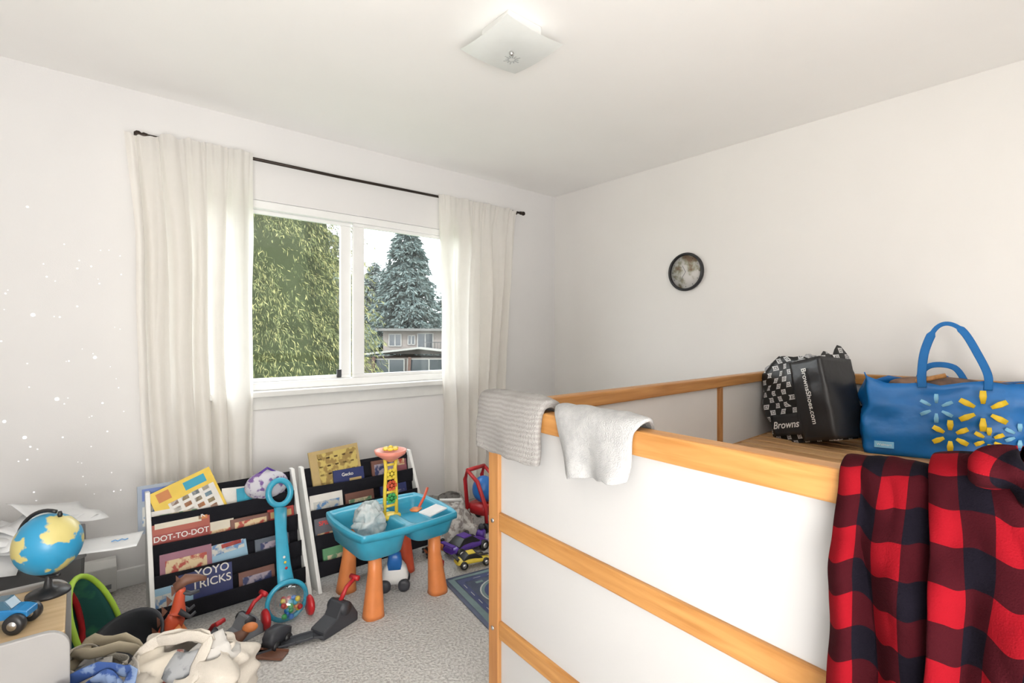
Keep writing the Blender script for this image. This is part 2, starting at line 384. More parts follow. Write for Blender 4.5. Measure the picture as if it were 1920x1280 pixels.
# cloths on the rail
def drape(name,label,cat,m,t0,t1,front,back,r=.032,wr=.012,folds=3,seed=0,flare=.0,lift=0,thick=.006,push=0,nf=44,ns=70,slant=0,tshift=0,us=1.0,lump=.22,hem=.02,lf=2.0,tw=.012,crump=0):
    arc=pi*r; tot=back+arc+front
    def fn(u,v):
        fr=front+slant*(u-.5)*2+hem*nz(u*5,seed)
        tt=back+arc+fr; s=-back-arc/2+tt*v
        lumps=1+lump*nz(u*lf+seed,v*2.2)
        e=1-.22*(abs(u-.5)*2)**6
        rr=r*lumps*e
        if s<-arc/2: o=rr; z=ZT-.006+lift+(s+arc/2)
        elif s>arc/2:
            o=-rr; z=ZT-.006+lift-(s-arc/2)
        else:
            a=s/r; o=-rr*math.sin(a); z=ZT-.006+lift+rr*math.cos(a)*.85
        k=min(1,max(0,abs(s)-arc/2)/.12)
        sg=-1 if s>0 else 1
        uw=u+.14*nz(u*2.5+seed,v*1.3)
        dd=wr*(1+math.sin(2*pi*folds*uw+seed+1.6*nz(v*2,seed)))+wr*.8*(nz(u*4,v*4,seed)+.5)
        o+=sg*k*(dd+push*max(0,s)*(1 if s>0 else 0))
        o+=-crump*abs(nz(u*3+seed,s*14))*sstep(-.02,.05,s)*1.6
        f=u-.5
        t=(t0+t1)/2+tshift*max(0,s)+f*(t1-t0)*(1+flare*max(0,s)/max(.01,front))+tw*nz(v*5,u*2,seed)
        return P(o,t,z+.003*nz(u*7,v*7,seed))
    b=B(); b.grid(fn,nf,ns,uv=lambda u,v:(u*(t1-t0)*us+.010*nz(v*4,seed),tot*v+.010*nz(u*3,seed)))
    o=b.obj(name,m,solid=thick,sub=1); return tag(o,label,cat)
TOW1=mat('taupe_stripe_terry',(.56,.53,.49),1,col2=(.66,.63,.60),scale=30,bump=.8,bscale=350,spec=.1)
nt=TOW1.node_tree; wv=nt.nodes.new('ShaderNodeTexWave'); wv.bands_direction='Z'; wv.inputs['Scale'].default_value=26; wv.inputs['Distortion'].default_value=3.5
tcn=[n for n in nt.nodes if n.type=='TEX_COORD'][0]; nt.links.new(tcn.outputs['Object'],wv.inputs['Vector'])
crn=[n for n in nt.nodes if n.type=='VALTORGB'][0]; nt.links.new(wv.outputs['Fac'],crn.inputs['Fac'])
crn.color_ramp.elements[0].position=.1; crn.color_ramp.elements[0].color=(.35,.335,.32,1); crn.color_ramp.elements[1].position=.9; crn.color_ramp.elements[1].color=(.41,.395,.38,1)
TOW2=mat('pale_grey_terry',(.40,.40,.40),1,col2=(.46,.46,.455),scale=60,bump=.6,bscale=400,spec=.1)
drape('towel','folded taupe striped terry towel over the bed rail corner','towel',TOW1,-.055,.235,.122,.10,r=.042,wr=.006,folds=1.2,seed=2.2,thick=.022,lift=.0,flare=-.04,lump=.12,hem=.008)
drape('towel','light grey terry towel draped over the bed rail','towel',TOW2,.262,.535,.112,.10,r=.038,wr=.012,folds=1.8,seed=5.1,thick=.009,flare=-.22,slant=-.012,tshift=.10,lump=.14,hem=.008,tw=.008)
PLAID=checkmat('red_black_plaid',.042,[(.165,.003,.007),(.028,.002,.004),(.004,.003,.006)])
drape('plaid_garment','red and black checked fleece garment hanging over the bed rail','clothing',PLAID,.902,1.000,.52,.25,r=.033,wr=.013,folds=1.5,seed=1.1,thick=.008,flare=.26,push=.06,us=1.8,lump=.16,tshift=-.005,crump=.010)
g2=drape('plaid_garment','red and black checked fleece garment bunched on the bed rail','clothing',PLAID,1.006,1.12,.54,.25,r=.048,wr=.014,folds=1.5,seed=7.7,thick=.010,flare=.10,push=.06,lift=.010,us=1.7,lump=.28,lf=2.6,crump=.012)
def hood(u,v):
    a=2*pi*u; ph=-pi/2+pi*(.02+.96*v); k=1+.30*nz(2*math.cos(a),2*math.sin(a)*1.2,v*3)+.08*math.sin(5*a+4*v)
    return P(-.020+.060*k*math.cos(ph)*math.cos(a),1.080+.058*k*math.cos(ph)*math.sin(a),ZT+.030+.026*k*math.sin(ph)+.010*math.sin(a*2))
b=B(); b.grid(hood,60,30,uv=lambda u,v:(u*.30,v*.17)); b.obj('bunched_hood',PLAID,g2)
# ------------------------------------------------------------------ bags on the bed
BW=bpy.data.materials.new('black_white_print'); BW.use_nodes=True
n=BW.node_tree.nodes; l=BW.node_tree.links; tc=n.new('ShaderNodeTexCoord'); sp=n.new('ShaderNodeSeparateXYZ'); cb=n.new('ShaderNodeCombineXYZ')
ad=n.new('ShaderNodeMath'); ad.operation='ADD'
l.new(tc.outputs['Object'],sp.inputs[0]); l.new(sp.outputs['X'],ad.inputs[0]); l.new(sp.outputs['Y'],ad.inputs[1]); l.new(ad.outputs[0],cb.inputs[0]); l.new(sp.outputs['Z'],cb.inputs[1])
def vor(metric,scale,stops,rot):
    mp=n.new('ShaderNodeMapping'); mp.inputs['Rotation'].default_value=(0,0,math.radians(rot)); l.new(cb.outputs[0],mp.inputs[0])
    vo=n.new('ShaderNodeTexVoronoi'); vo.voronoi_dimensions='2D'; vo.distance=metric; vo.inputs['Scale'].default_value=scale; vo.inputs['Randomness'].default_value=0
    cr=n.new('ShaderNodeValToRGB'); cr.color_ramp.interpolation='CONSTANT'; e=cr.color_ramp.elements
    e[0].color=(stops[0][1],)*3+(1,); e[1].position=stops[1][0]; e[1].color=(stops[1][1],)*3+(1,)
    for p_,c_ in stops[2:]: x=e.new(p_); x.color=(c_,)*3+(1,)
    l.new(mp.outputs[0],vo.inputs['Vector']); l.new(vo.outputs['Distance'],cr.inputs[0]); return cr
c1=vor('MINKOWSKI',22,[(0,.66),(.13,.010),(.22,.66),(.40,.010)],45)
for nn in n:
    if nn.type=='TEX_VORONOI': nn.inputs['Exponent'].default_value=.9
l.new(c1.outputs[0],n['Principled BSDF'].inputs['Base Color']); n['Principled BSDF'].inputs['Roughness'].default_value=.4
def bagshell(w,d,h,seed,puff=.03,topn=.9,wr=.01,rows=14,sag=0.02,dtaper=.45):
    """soft open bag: width along local y, depth along local x"""
    loops=[]
    for i in range(rows+1):
        v=i/rows; ww=w*(1+(topn-1)*v)+puff*math.sin(pi*v); dd=d*(1-dtaper*v*v)+puff*math.sin(pi*v)
        lo=rrect(dd,ww,min(.022,dd*.3),h*v,7)
        ex=[]
        for a_,p in enumerate(lo):
            q=lo[(a_+1)%len(lo)]; ex.append(p)
            if (p-q).length>.05:
                for t_ in range(1,8): ex.append(p.lerp(q,t_/8))
        out=[]
        for p in ex:
            q=Vector((p.x,p.y,p.z)); k=min(1,v*3)
            q.x+=wr*k*(nz(p.y*9+seed,v*4,p.x*9)+.6*nz(p.y*22,v*11,seed)); q.y+=wr*k*nz(p.y*7,v*5+seed,p.x*8)
            if v>.6: q.z+=sag*(v-.6)/.4*nz(p.y*7+seed,p.x*14,3)*2
            out.append(q)
        loops.append(out)
    m_=min(len(x) for x in loops)
    return [x[:m_] for x in loops]
M=T(2.80,.925,.703)@RZ(-20)@RX(-14)
bag=thing('shopping_bag','black and white patterned reusable shopping bag with black band','bag',M=M)
b=B(); lo=bagshell(.36,.20,.40,3.3,puff=.012,topn=1.06,sag=.06,wr=.022,dtaper=.1); b.loft(lo,0,cap0=True,smooth=True); 
b.obj('bag_body',[BW],bag,solid=.003)
b=B(); b.grid(lambda u,v:(-.122-.004*math.sin(pi*u)-.004*nz(u*3,v*3),.145-.18*u,.040+.105*v),8,6); b.obj('label_patch',BLACK,bag,solid=.002)
WINK=mat('white_ink',(.80,.80,.78),.5)
lettering(bag,'Browns',.050,T(-.1315,.055,.092)@RZ(-90)@RX(90),WINK,shear=.35,off=.0006)
FILMB=mat('black_film',(.016,.016,.018),.35,bump=.35,bscale=12)
def band(u,v):
    z=.006+.385*v; k=.008*nz(u*3,v*5,2)
    if u<.5:
        a=u/.5; return (-.128-k-.004*math.sin(pi*v),-.030-.165*a-.010*v,z)
    a=(u-.5)/.5; return (-.128+.20*a-k*(1-a),-.200-.010*v-.008*math.sin(pi*a)*(1+math.sin(5*v)),z-.02*a*v)
b=B(); b.grid(band,24,18); b.obj('side_band',FILMB,bag,solid=.003)
lettering(bag,'BrownsShoes.com',.036,T(-.1415,-.120,.215)@RZ(-90)@RX(90)@RZ(-90),WINK,off=.0004)
b=B()
for k in range(4): b.sph((-.01+random.uniform(-.03,.02),.14-.07*k,.372+.02*random.random()),(.06,.05,.04),0,seg=26,rings=16)
for i,v in enumerate(b.v):
    V=Vector(v); b.v[i]=tuple(V+Vector((1,1,1))*.03*nz(V.x*34,V.y*34,V.z*34))
b.obj('wrapping_tissue',mat('grey_plastic_film',(.50,.50,.51),.25,col2=(.30,.30,.32)),bag)
M=T(2.865,.455,.703)@RZ(17)
wb=thing('shopping_bag','large blue reusable shopping bag with yellow spark print','bag',M=M)
WBL=mat('blue_woven_plastic',(.003,.15,.46),.42,var=.10,scale=8,bump=.4,bscale=14)
b=B(); lo=bagshell(.57,.19,.325,4.4,puff=.022,topn=.97,wr=.034,sag=.028,dtaper=.25); b.loft(lo,0,cap0=True); b.obj('bag_body',WBL,wb,solid=.003)
HB=mat('blue_webbing',(.008,.15,.44),.7,bump=.3,bscale=400)
b=B(); b.tube(smoothpath([(-.085,.080,.30),(-.085,.082,.36),(-.075,.070,.46),(-.06,.035,.55),(-.05,-.01,.575),(-.05,-.06,.54),(-.065,-.105,.44),(-.085,-.13,.36),(-.085,-.13,.30)]),[.016]*17+[.009]*12+[.014]*20,flat=.10,seg=10,up=(1,0,0)); b.obj('handle',HB,wb)
b=B(); b.tube(smoothpath([(.03,.09,.28),(.02,.07,.36),(.01,.03,.395),(.01,-.04,.385),(.02,-.08,.32)]),.012,flat=.12,seg=10,up=(1,0,0)); b.obj('handle',HB,wb)
def spark(c,r,m,w):
    b=B()
    for k in range(6):
        a=k*pi/3+pi/2; d=Vector((0,math.cos(a),math.sin(a)))
        b.tube([d*r*.35,d*r*.7,d*r],[w*.55,w,w*.8],seg=10,up=(1,0,0),flat=.12)
    b.obj('spark_print',m,wb).matrix_basis=T(*c)
LB2=mat('pale_blue_ink',(.22,.52,.75),.5); YI=mat('yellow_ink',(.82,.56,.02),.5)
spark((-.135,.040,.220),.060,LB2,.008); spark((-.138,-.105,.220),.082,YI,.012); spark((-.132,-.005,.110),.064,YI,.011); spark((-.130,-.125,.105),.050,YI,.009); spark((-.128,-.215,.13),.048,LB2,.008)
b=B(); b.box((0,0,0),(.003,.07,.028)); b.obj('side_tag',LB2,wb).matrix_basis=T(-.114,.215,.045)
lettering(wb,'Walmart',.015,T(-.1165,.215,.045)@RZ(-90)@RX(90),WINK)
b=B(); b.sph((0,.02,.31),(.07,.17,.035)); b.sph((0,-.15,.30),(.06,.1,.03)); b.obj('folded_clothes',mat('dark_clothes',(.08,.06,.06),.9,col2=(.35,.2,.12),scale=8),wb)
b=B(); b.tube([(-.07,.10,.325),(-.07,.0,.355)],.010,seg=8); b.obj('wooden_stick',PINE_X,wb)
# ------------------------------------------------------------------ sling bookshelves
def shelf(x0,x1,label):
    s=thing('bookshelf',label,'bookshelf',(x0,2.42,0)); W=x1-x0
    for x in(.009,W-.009):
        b=B(); pr=[(0,0),(.20,0),(.30,.55),(.262,.55),(.255,.53)]
        vs=[Vector((x-.009,y,z)) for y,z in pr]+[Vector((x+.009,y,z)) for y,z in pr]; n=len(pr)
        fs=[tuple(range(n)),tuple(range(2*n-1,n-1,-1))]+[(i,i+n,(i+1)%n+n,(i+1)%n) for i in range(n)]
        b.add(vs,[f[::-1] for f in fs]); b.obj('side_panel',WHITE,s,bevel=.003)
    for y,z in((.285,.50),(.19,.03)):
        b=B(); b.beam((.018,y,z),(W-.018,y,z),.016,.04); b.obj('crossbar',BLKF,s)
    for zb in(.045,.155,.265,.37):
        yb=.28*zb/.55+.012
        prof=[(yb+.085,zb+.165),(yb+.07,zb+.07),(yb+.055,zb+.01),(yb+.035,zb),(yb+.012,zb+.012),(yb+.010,zb+.05),(yb+.014,zb+.085)]
        b=B(); b.grid(lambda u,v:(.018+(W-.036)*u, *[ (prof[min(int(v*6),5)][c]*(1-(v*6-min(int(v*6),5)))+prof[min(int(v*6),5)+1][c]*(v*6-min(int(v*6),5)))-(.006*math.sin(pi*u) if c==1 and v>.9 else 0) for c in(0,1)]),16,24)
        b.obj('fabric_sling',BLKF,s,solid=.003)
    return s
shelf(.22,.84,'white sling bookshelf with black fabric pockets full of picture books')
shelf(.868,1.508,'white sling bookshelf with black fabric pockets under the window sill')
def book(x,row,w,h,cover,label,th=.012,roll=0,lean=-14,dy=0,dz=0,patches=(),texts=(),group='picture books in the sling shelves'):
    zb=[.045,.155,.265,.37][row]; yb=2.42+.28*zb/.55+.012
    M=T(x,yb+.034+dy,zb+.008+dz)@RX(lean)@RY(roll)
    b=B(); mats=[cover,PAPER]
    b.box((0,-th/2+.0008,h/2),(w,.0016,h),0); b.box((0,th/2-.0008,h/2),(w,.0016,h),0); b.box((-w/2+.001,0,h/2),(.002,th-.0032,h),0)
    b.box((.001,0,h/2),(w-.006,th-.0032,h-.006),1)
    for px,pz,pw,ph,c in patches:
        mats.append(c); b.box((px*w,-th/2-.0002,pz*h),(pw*w,.0012,ph*h),len(mats)-1)
    o=b.obj('book',mats); o.matrix_basis=M; tag(o,label,'book',group)
    for tx,px,pz,sz,c in texts:
        lettering(o,tx,sz,T(px*w,-th/2-.0012,pz*h)@RX(90),c,off=.0004)
    return o
def art(name,c1,c2,s=25): return mat(name,c1,.45,col2=c2,scale=s,thr=(.47,.55))
R_,N_,Y_,G_,O_,LBc=cm((.38,.04,.03)),cm((.02,.03,.12)),cm((.70,.49,.06)),cm((.12,.30,.15)),cm((.52,.19,.05)),cm((.26,.43,.56))
Wc=cm((.68,.66,.62)); Bn=cm((.18,.08,.06)); Tq=cm((.02,.29,.42)); Pk=cm((.30,.13,.18)); Gy=cm((.28,.33,.40)); Tan=cm((.44,.32,.14)); Cr=cm((.62,.57,.46))
A1=art('cover_art_blue',(.10,.22,.42),(.52,.52,.48),30); A2=art('cover_art_green',(.12,.25,.14),(.58,.50,.34),28); A3=art('cover_art_red',(.40,.06,.04),(.64,.50,.30),30); A4=art('cover_art_gold',(.52,.40,.12),(.30,.20,.06),34); A5=art('cover_art_night',(.03,.04,.12),(.35,.30,.35),26)
book(.275,3,.16,.20,Gy,'blue-grey comic style picture book',dy=.02,patches=[(0,.8,.8,.25,cm((.1,.16,.4))),(0,.35,.8,.4,A1)])
book(.415,3,.25,.205,Y_,'large yellow activity book with printed squares, tilted',roll=-20,dy=-.004,dz=.012,patches=[(.08,.35,.75,.6,Wc)]+[(-.2+.17*i,.16+.15*j,.11,.09,[Tan,LBc,Cr,O_][(i+j)%4]) for i in range(4) for j in range(4)]+[(-.30,.84,.2,.2,O_),(.2,.83,.35,.18,Tq)])
book(.655,3,.165,.125,Tq,'turquoise lined notebook',th=.008,dy=-.004,patches=[(0,.75,.6,.3,cm((.03,.37,.52)))],texts=[('Hilroy',0.02,.78,.024,Wc)])
book(.57,3,.13,.13,Wc,'slim white exercise book',dy=.012,roll=4)
book(.74,3,.12,.15,cm((.2,.15,.3)),'purple illustrated paperback',dy=.016,roll=-6,patches=[(0,.5,.7,.5,A5)])
book(.345,2,.215,.175,cm((.36,.08,.05)),'red and brown puzzle book with K badge',dy=-.002,patches=[(0,.47,.95,.28,cm((.28,.04,.03))),(-.05,.84,.8,.2,Cr),(0,.15,.95,.25,A2),(.38,.88,.16,.2,O_)],texts=[('DOT-TO-DOT',0,.50,.032,Wc),('K',.38,.88,.03,Wc)])
book(.33,2,.2,.20,Wc,'white picture book behind puzzle book',dy=.02,patches=[(0,.85,.8,.1,A2)])
book(.49,2,.12,.12,Cr,'small cream picture book',dy=.01,patches=[(0,.4,.8,.4,A3)])
book(.62,2,.17,.105,Bn,'brown storybook',dy=.0,patches=[(0,.7,.8,.3,A3)])
book(.755,2,.12,.115,R_,'red storybook',dy=.0,patches=[(0,.75,.8,.25,Tan)])
book(.355,1,.19,.145,Pk,'pink and brown picture book',dy=.0,patches=[(0,.6,.8,.4,A3)])
book(.50,1,.20,.150,LBc,'pale blue picture book with red lettering block',dy=.006,roll=-5,patches=[(0,.75,.9,.3,A1),(.2,.8,.4,.12,R_)])
book(.70,1,.15,.115,cm((.1,.12,.15)),'dark paperback',dy=.0,patches=[(0,.7,.7,.25,A5)])
book(.42,0,.20,.185,N_,'navy yoyo tricks book',dy=-.003,patches=[(-.35,.3,.2,.4,LBc)],texts=[('YOYO',0.12,.86,.046,Wc),('TRICKS',.1,.62,.046,Wc)])
book(.28,0,.12,.14,LBc,'blue board book',dy=0,patches=[(0,.6,.8,.4,A1)])
book(.62,0,.15,.115,Bn,'brown board book',dy=0,patches=[(0,.6,.8,.4,A5)])
book(1.07,3,.27,.245,Tan,'tall golden insect picture book',dy=.01,roll=-4,dz=.005,patches=[(.05,.55,.8,.75,A4)]+[(-.3+.16*i,.3+.17*j,.07,.035,cm((.12,.07,.03))) for i in range(5) for j in range(4)])
book(1.12,3,.17,.13,N_,'dark blue storybook',dy=-.004,texts=[('Gecko',-.05,.78,.024,Wc)],patches=[(.2,.4,.4,.4,Tan)])
book(1.33,3,.15,.145,Bn,'burgundy storybook',dy=.0,patches=[(0,.6,.8,.5,A5)])
book(1.42,3,.12,.17,cm((.25,.08,.10)),'dark red picture book',dy=.018,patches=[(0,.7,.8,.3,A3)])
book(.98,2,.17,.14,Wc,'white picture book with teal blocks',dy=0,patches=[(0,.5,.8,.5,A1)])
book(1.16,2,.16,.115,Bn,'brown picture book',dy=0,patches=[(0,.5,.8,.4,A2)])
book(1.36,2,.16,.115,N_,'navy picture book',dy=0,patches=[(0,.5,.8,.4,A5)])
book(1.00,1,.20,.145,cm((.12,.12,.14)),'charcoal comic book with red title',dy=0,patches=[(0,.3,.9,.4,A3)],texts=[('SPIDERMAN',0,.82,.030,cm((.7,.05,.04)))])
book(1.22,1,.17,.11,R_,'red comic book',dy=0,patches=[(0,.3,.9,.4,N_)])
book(1.02,0,.2,.12,G_,'green board book',dy=0,patches=[(0,.5,.8,.4,A2)])
o=thing('plush_ball','purple and white star-patterned soft ball on the shelf','toy',(.70,2.655,.50))
b=B(); b.sph((0,0,0),(.10,.045,.07)); b.obj('ball',mat('purple_white_print',(.56,.55,.60),.8,col2=(.18,.10,.29),scale=22,thr=(.5,.56)),o)
b=B(); b.tube([(-.05,0,.05),(0,-.01,.085),(.05,0,.05)],.006); b.obj('loop',PURP,o)
# ------------------------------------------------------------------ water table
wt=thing('water_table','sky blue plastic water play table with orange legs','toy table',(1.15,2.235,0))
TW,TD=.53,.45
def sdr(x,y,cx,cy,w,d,r):
    qx=abs(x-cx)-w/2+r; qy=abs(y-cy)-d/2+r
    return math.hypot(max(qx,0),max(qy,0))+min(max(qx,qy),0)-r
def top(u,v):
    a=(u-.5)*2; c=(v-.5)*2; k=1-.10*(a*a*c*c)
    x=a*TW/2*k; y=c*TD/2*k
    d1=sdr(x,y,-.128,-.01,.215,.37,.05); d2=sdr(x,y,.128,-.01,.215,.37,.05)
    dep=.090*sstep(.004,-.030,d1)+.070*sstep(.004,-.030,d2)
    ch=sdr(x,y,0,.02,.12,.07,.03); dep=max(dep,.022*sstep(.004,-.014,ch))
    e=max(abs(a),abs(c)); lip=.010*sstep(.86,.95,e)
    return (x,y,.368+lip-dep)
b=B(); b.grid(top,64,56)
edge=[top(u/24,0) for u in range(24)]+[top(1,v/24) for v in range(24)]+[top(1-u/24,1) for u in range(24)]+[top(0,1-v/24) for v in range(24)]
b.loft([[Vector(p) for p in edge],[Vector((p[0]*1.012,p[1]*1.012,p[2]-.008)) for p in edge],[Vector((p[0]*1.008,p[1]*1.008,p[2]-.030)) for p in edge],[Vector((p[0]*.97,p[1]*.97,p[2]-.028)) for p in edge]],0)
for cx,dz in((-.128,0),(.128,.02)): b.loft([rrect(.16,.30,.05,.245+dz,6,cx,-.01),rrect(.20,.36,.055,.262+dz,6,cx,-.01),rrect(.235,.40,.06,.35,6,cx,-.01)],0,True,False)
b.obj('tray',TEAL,wt)
for (x,y),m in zip(((-.155,-.145),(.15,-.145),(-.155,.13),(.14,.13)),(ORANGE,ORANGE,ORANGE,ORR)):
    b=B()
    sx=.012 if x>0 else -.012; sy=.01 if y>0 else -.01
    b.loft([rrect(.092,.086,.035,0,5,x+sx,y+sy),rrect(.088,.082,.035,.02,5,x+sx,y+sy),rrect(.060,.056,.025,.19,5,x,y),rrect(.055,.05,.022,.285,5,x,y)],0,True,True); b.obj('leg',m,wt)
tw=thing('toy_water_tower','yellow and coral water wheel tower standing in the play table','toy',(1.155,2.255,.345)); tw.scale=(1,1,.95)
b=B()
for sx in(-1,1):
    b.tube([(sx*.032,0,.0),(sx*.030,0,.14),(sx*.024,0,.25),(sx*.03,0,.30)],.009,seg=8)
for z in(.06,.13,.20,.27): b.tube([(-.03,0,z),(.03,0,z)],.007,seg=8)
b.lathe([(.05,0),(.05,.012),(.03,.02)],seg=20); b.obj('tower_frame',YEL,tw)
b=B(); b.lathe([(.012,.285),(.035,.30),(.072,.325),(.078,.345),(.068,.345),(.03,.315),(.01,.30)],seg=24,caps=False); b.obj('funnel',PINK,tw)
b=B()
for k in range(6): b.sph((.026*math.cos(k*pi/3),.026*math.sin(k*pi/3),.352),(.015,.015,.008),seg=10,rings=6)
b.sph((0,0,.357),.012,seg=10,rings=6); b.obj('flower_cap',YEL,tw)
for z,m in((.165,ORR),(.10,GREEN),(.225,YEL)):
    b=B(); R=Matrix.Rotation(pi/2,3,'X')
    for k in range(6):
        a=k*pi/3; d=Vector((math.cos(a),0,math.sin(a))); b.beam(Vector((0,-.012,z))+d*.006,Vector((0,-.012,z))+d*.026,.018,.005,up=(0,1,0))
    b.lathe([(.009,-.022),(.009,.012)],(0,-.005,z),R=R,seg=12); b.obj('water_wheel',m,tw)
def fn(u,v):
    a=2*pi*u; r=.062*(math.sin(pi*(.12+.80*v)))**.7*(1+.5*nz(3*math.cos(a),3*math.sin(a),v*6))
    return (r*math.cos(a)*1.1,r*math.sin(a),.17*v+.02*nz(u*5,v*7))
FILM=mat('crinkled_clear_film',(.52,.61,.62),.15,trans=.35,scale=40,col2=(.76,.79,.79),bump=.5,bscale=60)
b=B(); b.grid(fn,40,24); o=b.obj('plastic_bag',FILM); o.location=(1.02,2.20,.29); tag(o,'crumpled clear plastic bag of parts in the play table','plastic bag')
sh=thing('toy_shovel','small orange toy shovel resting across the play table rim','toy',(1.30,2.2,.385),rz=35)
b=B(); b.tube([(-.05,0,.0),(.02,0,.035),(.06,0,.07)],.007,seg=8); b.obj('handle',ORR,sh)
b=B(); b.loft([rrect(.05,.04,.012,0,4,-.075),rrect(.06,.05,.015,.008,4,-.075)],0,True,True); b.obj('blade',ORANGE,sh)
b=B(); b.box((0,0,0),(.13,.07,.008)); o=b.obj('instruction_card',[PAPER],bevel=.002); o.matrix_basis=T(1.30,2.10,.387)@RZ(20)@RX(6); tag(o,'folded white card lying on the play table','card')
tt=thing('toy_robot_truck','white and blue plastic toy vehicle under the play table','toy vehicle',(1.175,2.25,0),rz=-30)
b=B(); b.loft([rrect(.12,.07,.02,.03,4),rrect(.13,.08,.025,.06,4),rrect(.11,.07,.02,.10,4),rrect(.07,.05,.02,.13,4)],0,True,True); b.obj('body',WHITE,tt)
b=B(); b.loft([rrect(.08,.075,.02,.10,4),rrect(.06,.06,.02,.16,4),rrect(.03,.04,.012,.185,4)],0,True,True); b.obj('cab',BLUE,tt)
for x in(-.045,.045):
    for y in(-.045,.045):
        b=B(); b.lathe([(.012,-.012),(.028,-.01),(.028,.01),(.012,.012)],(x,y,.028),R=Matrix.Rotation(pi/2,3,'X'),seg=18); b.obj('wheel',DGREY,tt)
# ------------------------------------------------------------------ popper push toy
pp=thing('push_popper_toy','blue handled push toy with clear dome of coloured balls','toy',(.685,2.27,0))
b=B(); b.tube([(0,.03,.15),(.01,.10,.21),(.03,.21,.33),(.045,.27,.41)],[.036,.031,.026,.030],flat=.4,seg=14,up=(0,1,0)); b.obj('handle',TEAL,pp)
b=B(); b.tube([(.05+.05*math.cos(a*pi/12),.30+.014*math.sin(a*pi/12),.475+.056*math.sin(a*pi/12)) for a in range(24)],.014,closed=True,seg=10,up=(0,1,0)); b.obj('grip_ring',TEAL,pp)
b=B(); b.sph((0,0,.085),.078,seg=28,rings=16); b.obj('clear_dome',CLEAR,pp)
b=B(); b.tube([(.080*math.cos(a*pi/16),.02,.085+.080*math.sin(a*pi/16)) for a in range(32)],.010,closed=True,seg=8,up=(0,1,0)); b.obj('dome_collar',TEAL,pp)
rs=random.Random(5)
bl=[RED,YEL,BLUE,GREEN,ORANGE,TEAL]
for k in range(26):
    a=rs.uniform(0,2*pi); r=rs.uniform(0,.05); b=B(); b.sph((r*math.cos(a),r*math.sin(a)*.9,.04+rs.uniform(0,.06)),.0115,seg=10,rings=7); b.obj('popping_ball',bl[k%6],pp)
for x in(-.09,.09):
    b=B(); b.lathe([(.01,-.014),(.035,-.012),(.042,-.004),(.042,.006),(.03,.013),(.01,.014)],(x,0,.044),R=Matrix.Rotation(pi/2,3,'Y'),seg=24); b.obj('wheel',RED,pp)
for k,(yy,zz,mm) in enumerate(((.085,.205,RED),(.10,.225,YEL),(.115,.243,WHITE))):
    b=B(); b.sph((.012,yy-.016,zz),(.006,.004,.006),seg=10,rings=6); b.obj('printed_dot',mm,pp)
# ------------------------------------------------------------------ launchers and track
def launcher(loc,rz,label,body,sc=1.0):
    q=thing('toy_car_launcher',label,'toy',loc,rz); q.scale=(sc,sc,sc)
    b=B(); pr=[(-.08,0),(.08,0),(.08,.03),(.045,.085),(.01,.095),(-.02,.05),(-.08,.03)]; n=len(pr)
    vs=[(x,-.035,z) for x,z in pr]+[(x,.035,z) for x,z in pr]; b.add(vs,[tuple(range(n)),tuple(range(2*n-1,n-1,-1))]+[((i+1)%n,i,i+n,(i+1)%n+n) for i in range(n)]); b.obj('body',body,q,bevel=.006)
    b=B(); b.lathe([(.022,-.04),(.022,.04)],(.02,0,.07),R=Matrix.Rotation(pi/2,3,'X'),seg=18); b.obj('hub',DGREY,q)
    b=B(); b.tube([(.02,0,.08),(.055,0,.125),(.10,0,.145)],.008,seg=8); b.tube([(.095,-.02,.146),(.095,.02,.146)],.010,seg=8); b.obj('lever',RED,q)
launcher((.50,2.27,0),15,'grey toy car launcher with red lever by the bookshelf',GREY)
launcher((.82,2.10,0),20,'dark grey toy car launcher with red lever beside the track',DGREY,1.15)
launcher((.37,2.27,0),-60,'charcoal toy car launcher with red lever tipped by the shelf',DGREY,.9)
def track(pts,label,m,w=.045):
    q=thing('toy_race_track',label,'toy',(0,0,0)); b=B()
    for i in range(len(pts)-1):
        p,r=Vector(pts[i]),Vector(pts[i+1]); b.beam(p,r,w,.004)
        d=(r-p).normalized(); sd=d.cross(Vector((0,0,1))).normalized()
        b.beam(p+sd*w/2+Vector((0,0,.004)),r+sd*w/2+Vector((0,0,.004)),.004,.010); b.beam(p-sd*w/2+Vector((0,0,.004)),r-sd*w/2+Vector((0,0,.004)),.004,.010)
    c=Vector(pts[0]); 
    for i,v in enumerate(b.v): b.v[i]=tuple(Vector(v)-Vector((c.x,c.y,0)))
    q.location=(c.x,c.y,0); b.obj('track_piece',m,q,bevel=.001)
track([(.50,2.13,.006),(.58,2.12,.006),(.66,2.09,.014),(.72,2.07,.02),(.76,2.06,.012)],'curved dark plastic race track piece on the carpet',DGREY,.05)
track([(.44,2.18,.006),(.53,2.10,.006),(.60,2.03,.006)],'brown plastic race track piece on the carpet',BROWN,.055)
q=thing('toy_figure_block','small grey and brown toy truck body beside the track','toy',(.60,2.13,0),rz=30)
b=B(); b.loft([rrect(.11,.05,.012,.02,4),rrect(.115,.055,.015,.05,4),rrect(.06,.045,.012,.075,4,-.015)],0,True,True); b.obj('body',DGREY,q)
for x in(-.03,.03):
    for y in(-.026,.026):
        b=B(); b.lathe([(.018,-.006),(.018,.006)],(x,y,.018),R=Matrix.Rotation(pi/2,3,'X'),seg=14); b.obj('wheel',BLACK,q)
q=thing('toy_dog_figure','brown toy figure with orange patches on the carpet','toy',(.44,2.19,.0),rz=-20)
b=B(); b.tube([(-.05,0,.03),(0,0,.05),(.04,0,.06),(.07,0,.085)],[.018,.026,.022,.012],seg=12)
for x in(-.035,.03):
    for y in(-.018,.018): b.tube([(x,y,.05),(x,y*1.3,0)],[.009,.008],seg=8)
